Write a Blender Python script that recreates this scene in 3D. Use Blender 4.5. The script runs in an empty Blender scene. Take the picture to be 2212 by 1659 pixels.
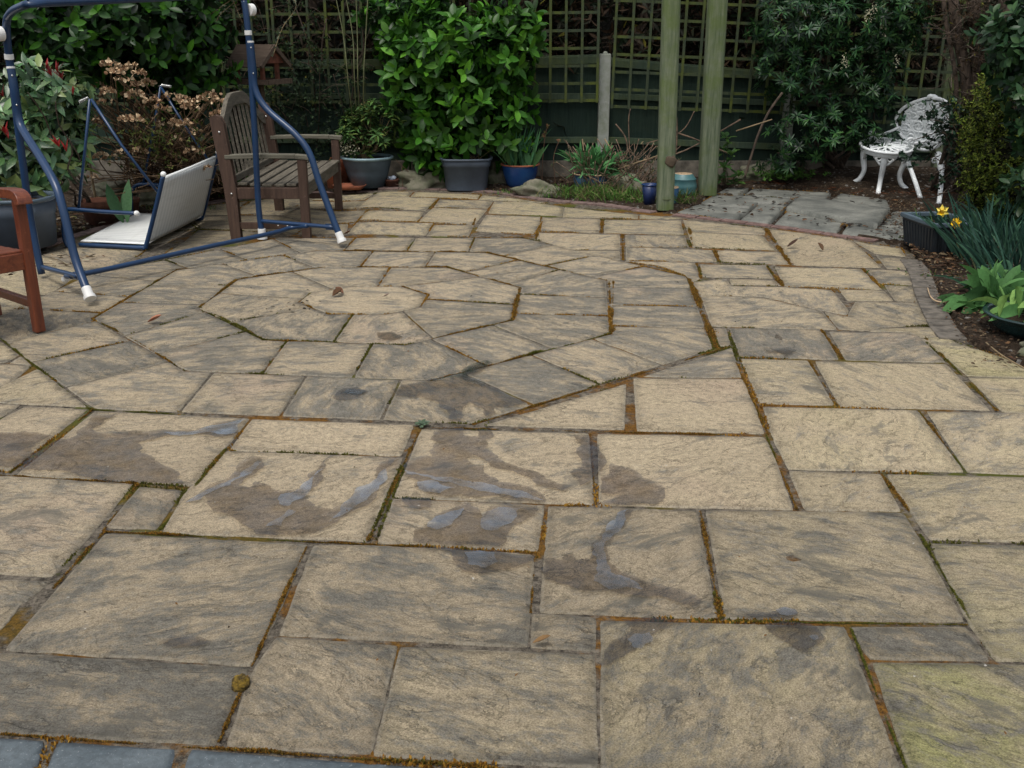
import bpy, bmesh, math, random
import numpy as np
from mathutils import Vector, Matrix, noise
C = bpy.context.scene.collection
R = math.radians
random.seed(7)
RNG = np.random.default_rng(7)

# ------------------------------------------------------------------ camera, sky, sun, exposure
CAMH, TH, F, CX, CY = 1.5, R(19.28), 2168.6, 1106.0, 829.5
cam_d = bpy.data.cameras.new('camera'); cam = bpy.data.objects.new('camera', cam_d); C.objects.link(cam)
cam.location = (0, 0, CAMH); cam.rotation_euler = (R(90) - TH, 0, 0)
cam_d.sensor_width = 36; cam_d.lens = 36 * F / 2212; cam_d.clip_end = 300; cam_d.clip_start = .05
sc = bpy.context.scene; sc.camera = cam
sc.view_settings.view_transform = 'Standard'; sc.view_settings.look = 'None'
sc.view_settings.gamma = 1; sc.view_settings.exposure = 0.33
SUN_EL, SUN_AZ = 66, 205      # azimuth: compass-like, measured from +Y clockwise
w = bpy.data.worlds.new('World'); sc.world = w; w.use_nodes = True
nt = w.node_tree; nt.nodes.clear()
sky = nt.nodes.new('ShaderNodeTexSky'); sky.sky_type = 'NISHITA'; sky.sun_disc = False
sky.sun_elevation = R(SUN_EL); sky.sun_rotation = R(SUN_AZ); sky.air_density = 1.0; sky.dust_density = 4.0; sky.ozone_density = 1.0
hs = nt.nodes.new('ShaderNodeHueSaturation'); hs.inputs['Saturation'].default_value = .38     # cloud veil: greyer than a clear sky
bg = nt.nodes.new('ShaderNodeBackground'); bg.inputs[1].default_value = .15
ow = nt.nodes.new('ShaderNodeOutputWorld')
nt.links.new(sky.outputs[0], hs.inputs['Color']); nt.links.new(hs.outputs[0], bg.inputs[0]); nt.links.new(bg.outputs[0], ow.inputs[0])
sl = bpy.data.lights.new('sun', 'SUN'); sl.energy = 1.35; sl.angle = R(16); sl.color = (1, .96, .9)
so = bpy.data.objects.new('sun', sl); C.objects.link(so)
az = R(SUN_AZ)
sd = Vector((math.sin(az) * math.cos(R(SUN_EL)), math.cos(az) * math.cos(R(SUN_EL)), math.sin(R(SUN_EL))))
so.rotation_euler = sd.to_track_quat('Z', 'Y').to_euler()

# ------------------------------------------------------------------ surveying helpers: a sight line met with the ground / a distance / a vertical plane
def ray(x, y):
    u = (x - CX) / F; v = (y - CY) / F
    return Vector((u, math.cos(TH) - v * math.sin(TH), -math.sin(TH) - v * math.cos(TH)))
def P(x, y, z=0.0):
    d = ray(x, y); t = (z - CAMH) / d.z
    return Vector((d.x * t, d.y * t, z))
def D(x, y, Y):
    d = ray(x, y); t = Y / d.y
    return Vector((d.x * t, Y, CAMH + d.z * t))
def PL(x, y, a, b):
    """sight line met with the vertical plane through ground points a, b"""
    n = Vector((b.y - a.y, -(b.x - a.x), 0)); d = ray(x, y); o = Vector((0, 0, CAMH))
    t = (a - o).dot(n) / d.dot(n)
    return o + d * t
def scl(Y): return Y / (F * math.cos(TH))
def sst(t): t = max(0., min(1., t)); return t * t * (3 - 2 * t)
def zlow(x, y): return -.045 * sst((-1.15 - x) / .55) * sst((y - 6.6) / .4)
def PZ(x, y):
    q = P(x, y)
    for _ in range(4): q = P(x, y, zlow(q.x, q.y))
    return q

# ------------------------------------------------------------------ mesh helpers
class MB:
    def __init__(s): s.v = []; s.f = []
    def add(s, vs, fs):
        o = len(s.v); s.v += [Vector(p) for p in vs]; s.f += [tuple(i + o for i in f) for f in fs]
    def frame(s, o, ax, ay, az_, sx, sy, sz):
        """box with corner-centred axes: o centre"""
        vs = [o + ax * (sx / 2 * i) + ay * (sy / 2 * j) + az_ * (sz / 2 * k) for i in (-1, 1) for j in (-1, 1) for k in (-1, 1)]
        s.add(vs, [(0, 1, 3, 2), (4, 6, 7, 5), (0, 4, 5, 1), (2, 3, 7, 6), (0, 2, 6, 4), (1, 5, 7, 3)])
    def box(s, c, size, rz=0):
        ax = Vector((math.cos(rz), math.sin(rz), 0)); ay = Vector((-math.sin(rz), math.cos(rz), 0))
        s.frame(Vector(c), ax, ay, Vector((0, 0, 1)), *size)
    def beam(s, a, b, wd, ht, up=Vector((0, 0, 1))):
        a, b = Vector(a), Vector(b); d = (b - a); L = d.length; d.normalize()
        if abs(d.dot(up)) > .98: up = Vector((0, 1, 0))
        sx = d.cross(up).normalized(); u2 = sx.cross(d).normalized()
        s.frame((a + b) / 2, d, sx, u2, L, wd, ht)
    def tube(s, pts, r, n=10, cap=True, flat=1.0):
        pts = [Vector(p) for p in pts]; rs = r if isinstance(r, (list, tuple)) else [r] * len(pts)
        o = len(s.v); ref = None
        for i, p in enumerate(pts):
            t = (pts[min(i + 1, len(pts) - 1)] - pts[max(i - 1, 0)]).normalized()
            if ref is None: ref = t.orthogonal().normalized()
            ref = (ref - t * ref.dot(t)).normalized(); b = t.cross(ref)
            for k in range(n):
                a = 2 * math.pi * k / n
                s.v.append(p + (ref * math.cos(a) + b * math.sin(a) * flat) * rs[i])
        for i in range(len(pts) - 1):
            for k in range(n):
                a = o + i * n + k; b2 = o + i * n + (k + 1) % n
                s.f.append((a, b2, b2 + n, a + n))
        if cap:
            s.f.append(tuple(o + k for k in reversed(range(n)))); e = o + (len(pts) - 1) * n
            s.f.append(tuple(e + k for k in range(n)))
    def lathe(s, c, prof, n=32, sq=0.0, sx=1.0, rz=0):
        """prof: (radius, z) pairs; sq>0 squares the section"""
        c = Vector(c); o = len(s.v)
        for r, z in prof:
            for k in range(n):
                a = 2 * math.pi * k / n
                ca, sa = math.cos(a), math.sin(a)
                m = 1.0
                if sq: m = (1 - sq) + sq / max(abs(ca), abs(sa)); m = min(m, 1.25 if sq > .8 else 1.2)
                X, Y_ = ca * r * m * sx, sa * r * m
                s.v.append(c + Vector((X * math.cos(rz) - Y_ * math.sin(rz), X * math.sin(rz) + Y_ * math.cos(rz), z)))
        for i in range(len(prof) - 1):
            for k in range(n):
                a = o + i * n + k; b = o + i * n + (k + 1) % n
                s.f.append((a, b, b + n, a + n))
    def lump(s, c, rad, seed=0, n=18, amp=.25, freq=1.6, rz=0):
        c = Vector(c); o = len(s.v)
        for i in range(n + 1):
            th = math.pi * i / n
            for k in range(2 * n):
                ph = math.pi * k / n
                d = Vector((math.sin(th) * math.cos(ph), math.sin(th) * math.sin(ph), math.cos(th)))
                m = 1 + amp * noise.noise(d * freq + Vector((seed * 7.3, seed, 0))) + amp * .35 * noise.noise(d * freq * 3.1 + Vector((0, seed * 3, 5)))
                q = Vector((d.x * rad[0] * m, d.y * rad[1] * m, d.z * rad[2] * m))
                s.v.append(c + Vector((q.x * math.cos(rz) - q.y * math.sin(rz), q.x * math.sin(rz) + q.y * math.cos(rz), q.z)))
        for i in range(n):
            for k in range(2 * n):
                a = o + i * 2 * n + k; b = o + i * 2 * n + (k + 1) % (2 * n)
                s.f.append((a, b, b + 2 * n, a + 2 * n))

def bez(pts, n=8):
    """Catmull-Rom through pts"""
    pts = [Vector(p) for p in pts]; out = []
    for i in range(len(pts) - 1):
        p0 = pts[max(i - 1, 0)]; p1 = pts[i]; p2 = pts[i + 1]; p3 = pts[min(i + 2, len(pts) - 1)]
        for k in range(n):
            t = k / n
            out.append(.5 * ((2 * p1) + (p2 - p0) * t + (2 * p0 - 5 * p1 + 4 * p2 - p3) * t * t + (3 * p1 - p0 - 3 * p2 + p3) * t ** 3))
    out.append(pts[-1]); return out

def tag(o, label=None, cat=None, group=None, kind=None):
    if label: o['label'] = label
    if cat: o['category'] = cat
    if group: o['group'] = group
    if kind: o['kind'] = kind
    return o
def thing(name, loc, label, cat, group=None):
    o = bpy.data.objects.new(name, None); o.empty_display_size = .05; C.objects.link(o); o.location = loc
    return tag(o, label, cat, group)
def world_off(parent):
    o = Vector((0, 0, 0))
    while parent is not None: o += Vector(parent.location); parent = parent.parent
    return o
def put(name, mb, mat, parent=None, smooth=False, bevel=0, label=None):
    off = world_off(parent)
    me = bpy.data.meshes.new(name)
    me.from_pydata([tuple(v - off) for v in mb.v], [], mb.f); me.materials.append(mat)
    if smooth: me.polygons.foreach_set('use_smooth', [True] * len(me.polygons))
    me.update()
    o = bpy.data.objects.new(name, me); C.objects.link(o)
    if parent is not None: o.parent = parent
    if bevel:
        m = o.modifiers.new('bevel', 'BEVEL'); m.width = bevel; m.segments = 2; m.limit_method = 'ANGLE'
        m.harden_normals = False
    if label: o['label'] = label
    return o

# leaf-sized faces, many at once
PROF = {
 'oval': [(0, .05), (.12, .45), (.35, .95), (.6, 1.), (.82, .65), (1, .04)],
 'lance': [(0, .1), (.2, .6), (.5, 1.), (.8, .55), (1, .04)],
 'blade': [(0, .8), (.2, .95), (.4, 1.), (.6, .95), (.8, .75), (1, .08)],
 'tiny': [(0, .3), (.45, 1.), (1, .1)],
 'round': [(0, .3), (.25, .9), (.55, 1.), (.85, .7), (1, .2)],
}
def leaf_arrays(pos, d, n, L, W, col, prof='oval', fold=.25, droop=.15, grav=0.):
    pos = np.asarray(pos, float); d = np.asarray(d, float); n = np.asarray(n, float)
    d /= np.linalg.norm(d, axis=1)[:, None] + 1e-9
    s = np.cross(d, n); s /= np.linalg.norm(s, axis=1)[:, None] + 1e-9
    n = np.cross(s, d)
    N = len(pos); L = np.broadcast_to(L, N).astype(float); W = np.broadcast_to(W, N).astype(float)
    pr = PROF[prof]; K = len(pr); V = np.zeros((N, K * 3, 3))
    for k, (t, wd) in enumerate(pr):
        c = pos + d * (L * t)[:, None] - n * (droop * L * t * t)[:, None]
        c[:, 2] -= grav * L * t * t
        side = s * (W * wd * .5)[:, None]; up = n * (W * wd * .5 * fold)[:, None]
        V[:, k * 3] = c - side + up; V[:, k * 3 + 1] = c; V[:, k * 3 + 2] = c + side + up
    base = (np.arange(N) * K * 3)[:, None]
    fs = []
    for k in range(K - 1):
        a = k * 3
        fs.append(np.array([a, a + 1, a + 4, a + 3])); fs.append(np.array([a + 1, a + 2, a + 5, a + 4]))
    Fc = (base[:, :, None] + np.array(fs)[None]).reshape(-1, 4)
    col = np.broadcast_to(np.asarray(col, float), (N, 3))
    return V.reshape(-1, 3), Fc, np.repeat(col, K * 3, axis=0)
def put_arrays(name, parts, mat, parent=None, smooth=True):
    Vs, Fs, Cs = [], [], []; o = 0
    for V, Fc, c in parts:
        Vs.append(V); Fs.append(Fc + o); Cs.append(c); o += len(V)
    V = np.concatenate(Vs); Fc = np.concatenate(Fs); c = np.concatenate(Cs)
    V = V - np.array(world_off(parent))
    me = bpy.data.meshes.new(name)
    me.vertices.add(len(V)); me.vertices.foreach_set('co', V.ravel())
    me.loops.add(Fc.size); me.loops.foreach_set('vertex_index', Fc.ravel().astype(np.int32))
    me.polygons.add(len(Fc)); me.polygons.foreach_set('loop_start', np.arange(0, Fc.size, 4, dtype=np.int32))
    if smooth: me.polygons.foreach_set('use_smooth', np.ones(len(Fc), bool))
    me.update(calc_edges=True)
    a = me.color_attributes.new('tint', 'FLOAT_COLOR', 'POINT')
    a.data.foreach_set('color', np.concatenate([c, np.ones((len(c), 1))], 1).ravel())
    me.materials.append(mat)
    ob = bpy.data.objects.new(name, me); C.objects.link(ob)
    if parent is not None: ob.parent = parent
    return ob
def unit(a): return a / (np.linalg.norm(a, axis=-1, keepdims=True) + 1e-9)
def rnd_dirs(n): return unit(RNG.normal(size=(n, 3)))
def mixcol(cols, n, jit=.25):
    cols = np.array(cols, float); k = RNG.integers(0, len(cols), n)
    out = cols[k] * (1 + RNG.uniform(-jit, jit, (n, 1)))
    if n > 1500:
        q = RNG.random(n); out[q < .010] = (.22, .20, .035); out[q > .988] = (.10, .06, .025)
    return out
def shoots(tips, axes, m, L, W, cols, prof='oval', ang=(35, 80), back=.0, fold=.25, droop=.15, jit=.25, up=.0, grav=0.):
    """m leaves around every shoot tip; leaf bases spread `back` metres down the shoot"""
    tips = np.asarray(tips, float); axes = unit(np.asarray(axes, float)); n = len(tips)
    T = np.repeat(tips, m, 0); A = np.repeat(axes, m, 0)
    ref = unit(np.cross(A, rnd_dirs(1)[0] + np.array([.01, .3, .2]))); b = np.cross(A, ref)
    k = np.tile(np.arange(m), n)
    ph = k * 2.4 + np.repeat(RNG.uniform(0, 6.28, n), m) + RNG.uniform(-.3, .3, n * m)
    rad = ref * np.cos(ph)[:, None] + b * np.sin(ph)[:, None]
    al = np.radians(RNG.uniform(ang[0], ang[1], n * m))[:, None]
    sh_ = np.repeat(RNG.uniform(.5, 1.35, n), m)[:, None]
    d = A * np.cos(al) + rad * np.sin(al); d[:, 2] += up
    nn = A * np.sin(al) - rad * np.cos(al)
    pos = T - A * (back * k / m)[:, None]
    ll = L * RNG.uniform(.7, 1.15, n * m); ww = W * RNG.uniform(.8, 1.15, n * m)
    return leaf_arrays(pos, d, nn, ll, ww, mixcol(cols, n * m, jit) * sh_, prof, fold, droop, grav)
def blob_pts(c, r, n, lo=.7, hi=1.05, flatten_front=False):
    d = rnd_dirs(n); q = RNG.uniform(lo, hi, (n, 1))
    c = np.array(c); r = np.array(r)
    # lumpy outline
    f = np.array([1 + .22 * noise.noise(Vector(x) * 2.1 + Vector(tuple(c))) for x in d])[:, None]
    return c + d * r * q * f, unit(d / r)

# ------------------------------------------------------------------ materials
def newmat(name):
    m = bpy.data.materials.new(name); m.use_nodes = True
    nt = m.node_tree; b = nt.nodes['Principled BSDF']
    return m, nt, b
def N(nt, t, **kw):
    n = nt.nodes.new(t)
    for k, v in kw.items():
        if k in n.inputs.keys(): n.inputs[k].default_value = v
        else: setattr(n, k, v)
    return n
def ramp(nt, src, stops, interp='LINEAR'):
    r = nt.nodes.new('ShaderNodeValToRGB'); nt.links.new(src, r.inputs[0]); r.color_ramp.interpolation = interp
    e = r.color_ramp.elements
    while len(e) < len(stops): e.new(.5)
    for i, (p, c) in enumerate(stops):
        e[i].position = p; e[i].color = (*c, 1) if isinstance(c, tuple) else (c, c, c, 1)
    return r.outputs[0]
def mix(nt, f, a, b, mode='MIX'):
    m = nt.nodes.new('ShaderNodeMix'); m.data_type = 'RGBA'; m.blend_type = mode
    for s, v in ((m.inputs[0], f), (m.inputs[6], a), (m.inputs[7], b)):
        if isinstance(v, (int, float)): s.default_value = v
        elif isinstance(v, tuple): s.default_value = (*v, 1)
        else: nt.links.new(v, s)
    return m.outputs[2]
def noise_t(nt, vec, scale, detail=4, rough=.55, dist=0., dims='3D'):
    n = nt.nodes.new('ShaderNodeTexNoise'); n.inputs['Scale'].default_value = scale; n.inputs['Detail'].default_value = detail
    n.inputs['Roughness'].default_value = rough; n.inputs['Distortion'].default_value = dist
    if vec is not None: nt.links.new(vec, n.inputs['Vector'])
    return n.outputs['Fac']
def mapping(nt, vec, scale=(1, 1, 1), rot=(0, 0, 0), loc=(0, 0, 0)):
    m = nt.nodes.new('ShaderNodeMapping'); m.inputs['Scale'].default_value = scale; m.inputs['Rotation'].default_value = rot; m.inputs['Location'].default_value = loc
    nt.links.new(vec, m.inputs[0]); return m.outputs[0]
def bump(nt, b, h, strength=.5, dist=.01):
    n = nt.nodes.new('ShaderNodeBump'); n.inputs['Strength'].default_value = strength; n.inputs['Distance'].default_value = dist
    nt.links.new(h, n.inputs['Height']); nt.links.new(n.outputs[0], b.inputs['Normal'])
def obj_co(nt): return nt.nodes.new('ShaderNodeTexCoord').outputs['Object']

def simple(name, col, rough=.6, var=.15, scale=8, bstr=.15, bdist=.003, metal=0., stretch=(1, 1, 1), col2=None, spec=None, fine=60):
    m, nt, b = newmat(name); co = mapping(nt, obj_co(nt), stretch)
    f = noise_t(nt, co, scale, 5, .6)
    c2 = col2 or tuple(c * (1 - 2.2 * var) for c in col); c1 = col if col2 else tuple(c * (1 + var) for c in col)
    c = mix(nt, ramp(nt, f, [(.35, 0.), (.65, 1.)]), c1, c2)
    nt.links.new(c, b.inputs['Base Color']); b.inputs['Roughness'].default_value = rough; b.inputs['Metallic'].default_value = metal
    if spec is not None: b.inputs['Specular IOR Level'].default_value = spec
    if bstr: bump(nt, b, noise_t(nt, co, fine, 4, .6), bstr, bdist)
    return m

def leaf_mat(name, rough=.4, trans=.2, spec=.5):
    m, nt, b = newmat(name)
    a = nt.nodes.new('ShaderNodeAttribute'); a.attribute_name = 'tint'
    f = noise_t(nt, obj_co(nt), 55, 3, .6)
    c = mix(nt, ramp(nt, f, [(.3, .75), (.7, 1.2)]), (0, 0, 0), a.outputs['Color'], 'MIX')
    mul = mix(nt, 1.0, a.outputs['Color'], ramp(nt, f, [(.3, .72), (.7, 1.)]), 'MULTIPLY')
    nt.links.new(mul, b.inputs['Base Color']); b.inputs['Roughness'].default_value = rough; b.inputs['Specular IOR Level'].default_value = spec
    if trans:
        tr = nt.nodes.new('ShaderNodeBsdfTranslucent'); nt.links.new(mul, tr.inputs[0])
        ms = nt.nodes.new('ShaderNodeMixShader'); ms.inputs[0].default_value = trans
        out = nt.nodes['Material Output']
        nt.links.new(b.outputs[0], ms.inputs[1]); nt.links.new(tr.outputs[0], ms.inputs[2]); nt.links.new(ms.outputs[0], out.inputs[0])
    return m

def stone_mat():
    m, nt, b = newmat('riven_sandstone')
    uv = nt.nodes.new('ShaderNodeUVMap'); uv.uv_map = 'grain'
    at = nt.nodes.new('ShaderNodeAttribute'); at.attribute_name = 'slab'
    ae = nt.nodes.new('ShaderNodeAttribute'); ae.attribute_name = 'edge'
    sep = nt.nodes.new('ShaderNodeSeparateColor'); nt.links.new(at.outputs['Color'], sep.inputs[0])
    co = mapping(nt, uv.outputs[0], (1, 1.9, 1)); co3 = mapping(nt, uv.outputs[0], (1, 2.3, 1))
    warp = N(nt, 'ShaderNodeTexNoise'); warp.inputs['Scale'].default_value = 2.2; warp.inputs['Detail'].default_value = 3; nt.links.new(uv.outputs[0], warp.inputs['Vector'])
    vm = nt.nodes.new('ShaderNodeVectorMath'); vm.operation = 'MULTIPLY_ADD'
    nt.links.new(warp.outputs['Color'], vm.inputs[0]); vm.inputs[1].default_value = (.30, .40, 0); nt.links.new(co, vm.inputs[2])
    big = noise_t(nt, vm.outputs[0], 4.2, 10, .72, .25)
    mid = noise_t(nt, co3, 7.5, 12, .82, .45)
    fine = noise_t(nt, uv.outputs[0], 42, 10, .95)
    fine2 = noise_t(nt, uv.outputs[0], 210, 3, .7)
    # grey bloom where the layers have worn: threshold set per slab
    th = nt.nodes.new('ShaderNodeMath'); th.operation = 'ADD'; nt.links.new(big, th.inputs[0]); nt.links.new(sep.outputs[0], th.inputs[1])
    th2 = nt.nodes.new('ShaderNodeMath'); th2.operation = 'MULTIPLY_ADD'; nt.links.new(mid, th2.inputs[0]); th2.inputs[1].default_value = .85; nt.links.new(th.outputs[0], th2.inputs[2])
    th3 = nt.nodes.new('ShaderNodeMath'); th3.operation = 'MULTIPLY_ADD'; nt.links.new(fine, th3.inputs[0]); th3.inputs[1].default_value = 1.0; nt.links.new(th2.outputs[0], th3.inputs[2])
    grey = ramp(nt, th3.outputs[0], [(.96, 0.), (1.02, .35), (1.10, .75), (1.3, 1.)])
    r = nt.nodes.new('ShaderNodeMapRange'); r.inputs[1].default_value = 1.40; r.inputs[2].default_value = 1.71; nt.links.new(th3.outputs[0], r.inputs[0])
    grey = ramp(nt, r.outputs[0], [(0., .0), (.27, .10), (.34, .55), (.50, .66), (.56, .95), (1., 1.)])
    tan = mix(nt, noise_t(nt, uv.outputs[0], 1.3, 4, .6), (.295, .238, .155), (.415, .342, .232))
    pink = mix(nt, ramp(nt, noise_t(nt, uv.outputs[0], 1.1, 3, .5), [(.60, 0.), (.75, .45)]), tan, (.34, .24, .19))
    ym = nt.nodes.new('ShaderNodeMath'); ym.operation = 'MULTIPLY'; nt.links.new(sep.outputs[1], ym.inputs[0]); nt.links.new(ramp(nt, noise_t(nt, uv.outputs[0], 2.2, 8, .7), [(.38, .25), (.6, 1.)]), ym.inputs[1])
    yel = mix(nt, ym.outputs[0], pink, (.27, .265, .10))
    gcol = mix(nt, mid, (.098, .092, .076), (.215, .198, .160))
    base = mix(nt, grey, yel, gcol)
    # speckle of grit and lichen
    sp = ramp(nt, fine, [(.43, .52), (.48, .90), (.52, 1.05), (.57, 1.30)])
    base = mix(nt, 1.0, base, sp, 'MULTIPLY')
    sp2 = ramp(nt, fine2, [(.34, .45), (.5, 1.), (.66, 1.35)])
    base = mix(nt, .8, base, sp2, 'MULTIPLY')
    # thin dark fold lines of the riven face
    v = nt.nodes.new('ShaderNodeMath'); v.operation = 'ABSOLUTE'
    s1 = nt.nodes.new('ShaderNodeMath'); s1.operation = 'SUBTRACT'; nt.links.new(noise_t(nt, vm.outputs[0], 2.6, 5, .55, .6), s1.inputs[0]); s1.inputs[1].default_value = .5; nt.links.new(s1.outputs[0], v.inputs[0])
    fold = ramp(nt, v.outputs[0], [(0., .66), (.004, .86), (.010, 1.)])
    base = mix(nt, .55, base, fold, 'MULTIPLY')
    # riven terraces: step shadow painted on one side where a layer has flaked away
    tn = noise_t(nt, vm.outputs[0], 1.5, 9, .60, .35)
    tm = nt.nodes.new('ShaderNodeMath'); tm.operation = 'MULTIPLY'; nt.links.new(tn, tm.inputs[0]); tm.inputs[1].default_value = 11.
    tf = nt.nodes.new('ShaderNodeMath'); tf.operation = 'FRACT'; nt.links.new(tm.outputs[0], tf.inputs[0])
    step_shade = ramp(nt, tf.outputs[0], [(0., .40), (.05, .70), (.16, .92), (.34, 1.), (.93, 1.), (.975, 1.18), (1., 1.2)])
    tmask = ramp(nt, noise_t(nt, uv.outputs[0], 2.1, 6, .7), [(.42, 0.), (.52, 1.)])
    base = mix(nt, tmask, base, mix(nt, 1., base, step_shade, 'MULTIPLY'))
    # hollows holding dark silt
    hol = ramp(nt, noise_t(nt, vm.outputs[0], 3.4, 9, .68, .3), [(.575, 0.), (.60, .45), (.66, .75)])
    base = mix(nt, hol, base, (.115, .108, .088))
    # dirty margins
    em = nt.nodes.new('ShaderNodeMath'); em.operation = 'MULTIPLY_ADD'; nt.links.new(mid, em.inputs[0]); em.inputs[1].default_value = .09; nt.links.new(ae.outputs['Fac'], em.inputs[2])
    ed = ramp(nt, em.outputs[0], [(.035, .55), (.09, 1.)])
    base = mix(nt, .8, base, ed, 'MULTIPLY')
    rim_ = ramp(nt, ae.outputs['Fac'], [(.0, .55), (.006, .40), (.011, 0.)]); rm = mix(nt, 1., rim_, ramp(nt, fine, [(.42, 0.), (.55, 1.)]), 'MULTIPLY')
    base = mix(nt, rm, base, (.38, .34, .26))
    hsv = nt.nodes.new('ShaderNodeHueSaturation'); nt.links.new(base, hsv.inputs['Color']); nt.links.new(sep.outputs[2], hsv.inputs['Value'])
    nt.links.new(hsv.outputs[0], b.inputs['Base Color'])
    b.inputs['Roughness'].default_value = .85; b.inputs['Specular IOR Level'].default_value = .3
    h1 = nt.nodes.new('ShaderNodeMath'); h1.operation = 'MULTIPLY_ADD'; nt.links.new(fine, h1.inputs[0]); h1.inputs[1].default_value = .22; nt.links.new(mid, h1.inputs[2])
    h2 = nt.nodes.new('ShaderNodeMath'); h2.operation = 'MULTIPLY_ADD'; nt.links.new(ramp(nt, noise_t(nt, vm.outputs[0], 2.6, 5, .55, .6), [(.49, 0.), (.51, 1.)]), h2.inputs[0]); h2.inputs[1].default_value = .35; nt.links.new(h1.outputs[0], h2.inputs[2])
    h3 = nt.nodes.new('ShaderNodeMath'); h3.operation = 'MULTIPLY_ADD'; nt.links.new(tf.outputs[0], h3.inputs[0]); h3.inputs[1].default_value = .5; nt.links.new(h2.outputs[0], h3.inputs[2])
    bump(nt, b, h3.outputs[0], .8, .012)
    return m

def mortar_mat():
    m, nt, b = newmat('mossy_mortar'); co = obj_co(nt)
    g = mix(nt, ramp(nt, noise_t(nt, co, 30, 9, .85), [(.42, 0.), (.58, 1.)]), (.035, .030, .024), (.18, .155, .12))
    mo = mix(nt, ramp(nt, noise_t(nt, co, 70, 8, .9), [(.42, 0.), (.58, 1.)]), (.045, .024, .010), (.20, .098, .02))
    gr = mix(nt, ramp(nt, noise_t(nt, co, .9, 2, .5), [(.5, 0.), (.62, 1.)]), mo, (.07, .075, .015))
    c = mix(nt, ramp(nt, noise_t(nt, co, 2.3, 6, .7), [(.50, 0.), (.56, 1.)]), g, gr)
    nt.links.new(c, b.inputs['Base Color']); b.inputs['Roughness'].default_value = 1.; b.inputs['Specular IOR Level'].default_value = .1
    bump(nt, b, noise_t(nt, co, 90, 5, .7), 1., .01); return m
def soil_mat():
    m, nt, b = newmat('dark_soil'); co = obj_co(nt)
    vo = nt.nodes.new('ShaderNodeTexVoronoi'); vo.inputs['Scale'].default_value = 45; nt.links.new(co, vo.inputs['Vector'])
    sepc = nt.nodes.new('ShaderNodeSeparateColor'); nt.links.new(vo.outputs['Color'], sepc.inputs[0])
    c = mix(nt, noise_t(nt, co, 9, 6, .7), (.012, .009, .006), (.05, .034, .022))
    c = mix(nt, ramp(nt, sepc.outputs[0], [(.80, 0.), (.9, .6)]), c, (.10, .075, .05))
    c = mix(nt, ramp(nt, sepc.outputs[1], [(.95, 0.), (.97, .8)]), c, (.20, .19, .17))
    nt.links.new(c, b.inputs['Base Color']); b.inputs['Roughness'].default_value = 1.; b.inputs['Specular IOR Level'].default_value = .15
    bump(nt, b, mix(nt, .5, noise_t(nt, co, 60, 5, .7), vo.outputs['Distance']), 1., .03); return m
def water_mat(name, dark, rough, refl):
    m, nt, b = newmat(name); nt.nodes.remove(b); out = nt.nodes['Material Output']
    tr = nt.nodes.new('ShaderNodeBsdfTransparent'); nt.links.new(mix(nt, ramp(nt, noise_t(nt, obj_co(nt), 7, 7, .7), [(.42, 0.), (.62, .6)]), dark, tuple(min(1, v * 1.28) for v in dark)), tr.inputs[0])
    gl = nt.nodes.new('ShaderNodeBsdfGlossy'); gl.inputs['Roughness'].default_value = rough; gl.inputs['Color'].default_value = (.86, .94, 1, 1)
    fr = nt.nodes.new('ShaderNodeFresnel'); fr.inputs[0].default_value = 1.33
    co = obj_co(nt); bp = nt.nodes.new('ShaderNodeBump'); bp.inputs['Strength'].default_value = .25; bp.inputs['Distance'].default_value = .002
    nt.links.new(noise_t(nt, co, 35, 4, .6), bp.inputs['Height']); nt.links.new(bp.outputs[0], gl.inputs['Normal']); nt.links.new(bp.outputs[0], fr.inputs['Normal'])
    ml = nt.nodes.new('ShaderNodeMath'); ml.operation = 'MULTIPLY'; ml.inputs[1].default_value = refl; nt.links.new(fr.outputs[0], ml.inputs[0])
    mn = nt.nodes.new('ShaderNodeMath'); mn.operation = 'MULTIPLY'; nt.links.new(ml.outputs[0], mn.inputs[0])
    nt.links.new(ramp(nt, noise_t(nt, co, 9, 6, .65), [(.36, .25), (.6, 1.)]), mn.inputs[1])
    ms = nt.nodes.new('ShaderNodeMixShader'); nt.links.new(mn.outputs[0], ms.inputs[0]); nt.links.new(tr.outputs[0], ms.inputs[1]); nt.links.new(gl.outputs[0], ms.inputs[2])
    nt.links.new(ms.outputs[0], out.inputs[0]); return m
def board_mat(name, c1, c2, moss=(.05, .065, .012), mossamt=.5, scale=3):
    m, nt, b = newmat(name); co = obj_co(nt)
    g = noise_t(nt, mapping(nt, co, (14, 14, .9)), scale, 8, .78)
    c = mix(nt, ramp(nt, g, [(.35, 0.), (.65, 1.)]), c1, c2)
    c = mix(nt, ramp(nt, noise_t(nt, co, 2.2, 5, .7), [(.45, 0.), (.62, mossamt)]), c, moss)
    nt.links.new(c, b.inputs['Base Color']); b.inputs['Roughness'].default_value = .85; b.inputs['Specular IOR Level'].default_value = .25
    bump(nt, b, g, .5, .004); return m
def wood_mat(name, c1, c2, axis='x', rough=.6, spec=.4):
    m, nt, b = newmat(name); co = obj_co(nt)
    st = {'x': (1.5, 16, 16), 'y': (16, 1.5, 16), 'z': (16, 16, 1.5)}[axis]
    g = noise_t(nt, mapping(nt, co, st), 3, 7, .65, .3)
    c = mix(nt, ramp(nt, g, [(.32, 0.), (.66, 1.)]), c1, c2)
    c = mix(nt, ramp(nt, noise_t(nt, co, 35, 4, .7), [(.62, 0.), (.74, .45)]), c, tuple(min(1, x * 2.2 + .03) for x in c2))
    nt.links.new(c, b.inputs['Base Color']); b.inputs['Roughness'].default_value = rough; b.inputs['Specular IOR Level'].default_value = spec
    bump(nt, b, g, .5, .003); return m

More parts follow.
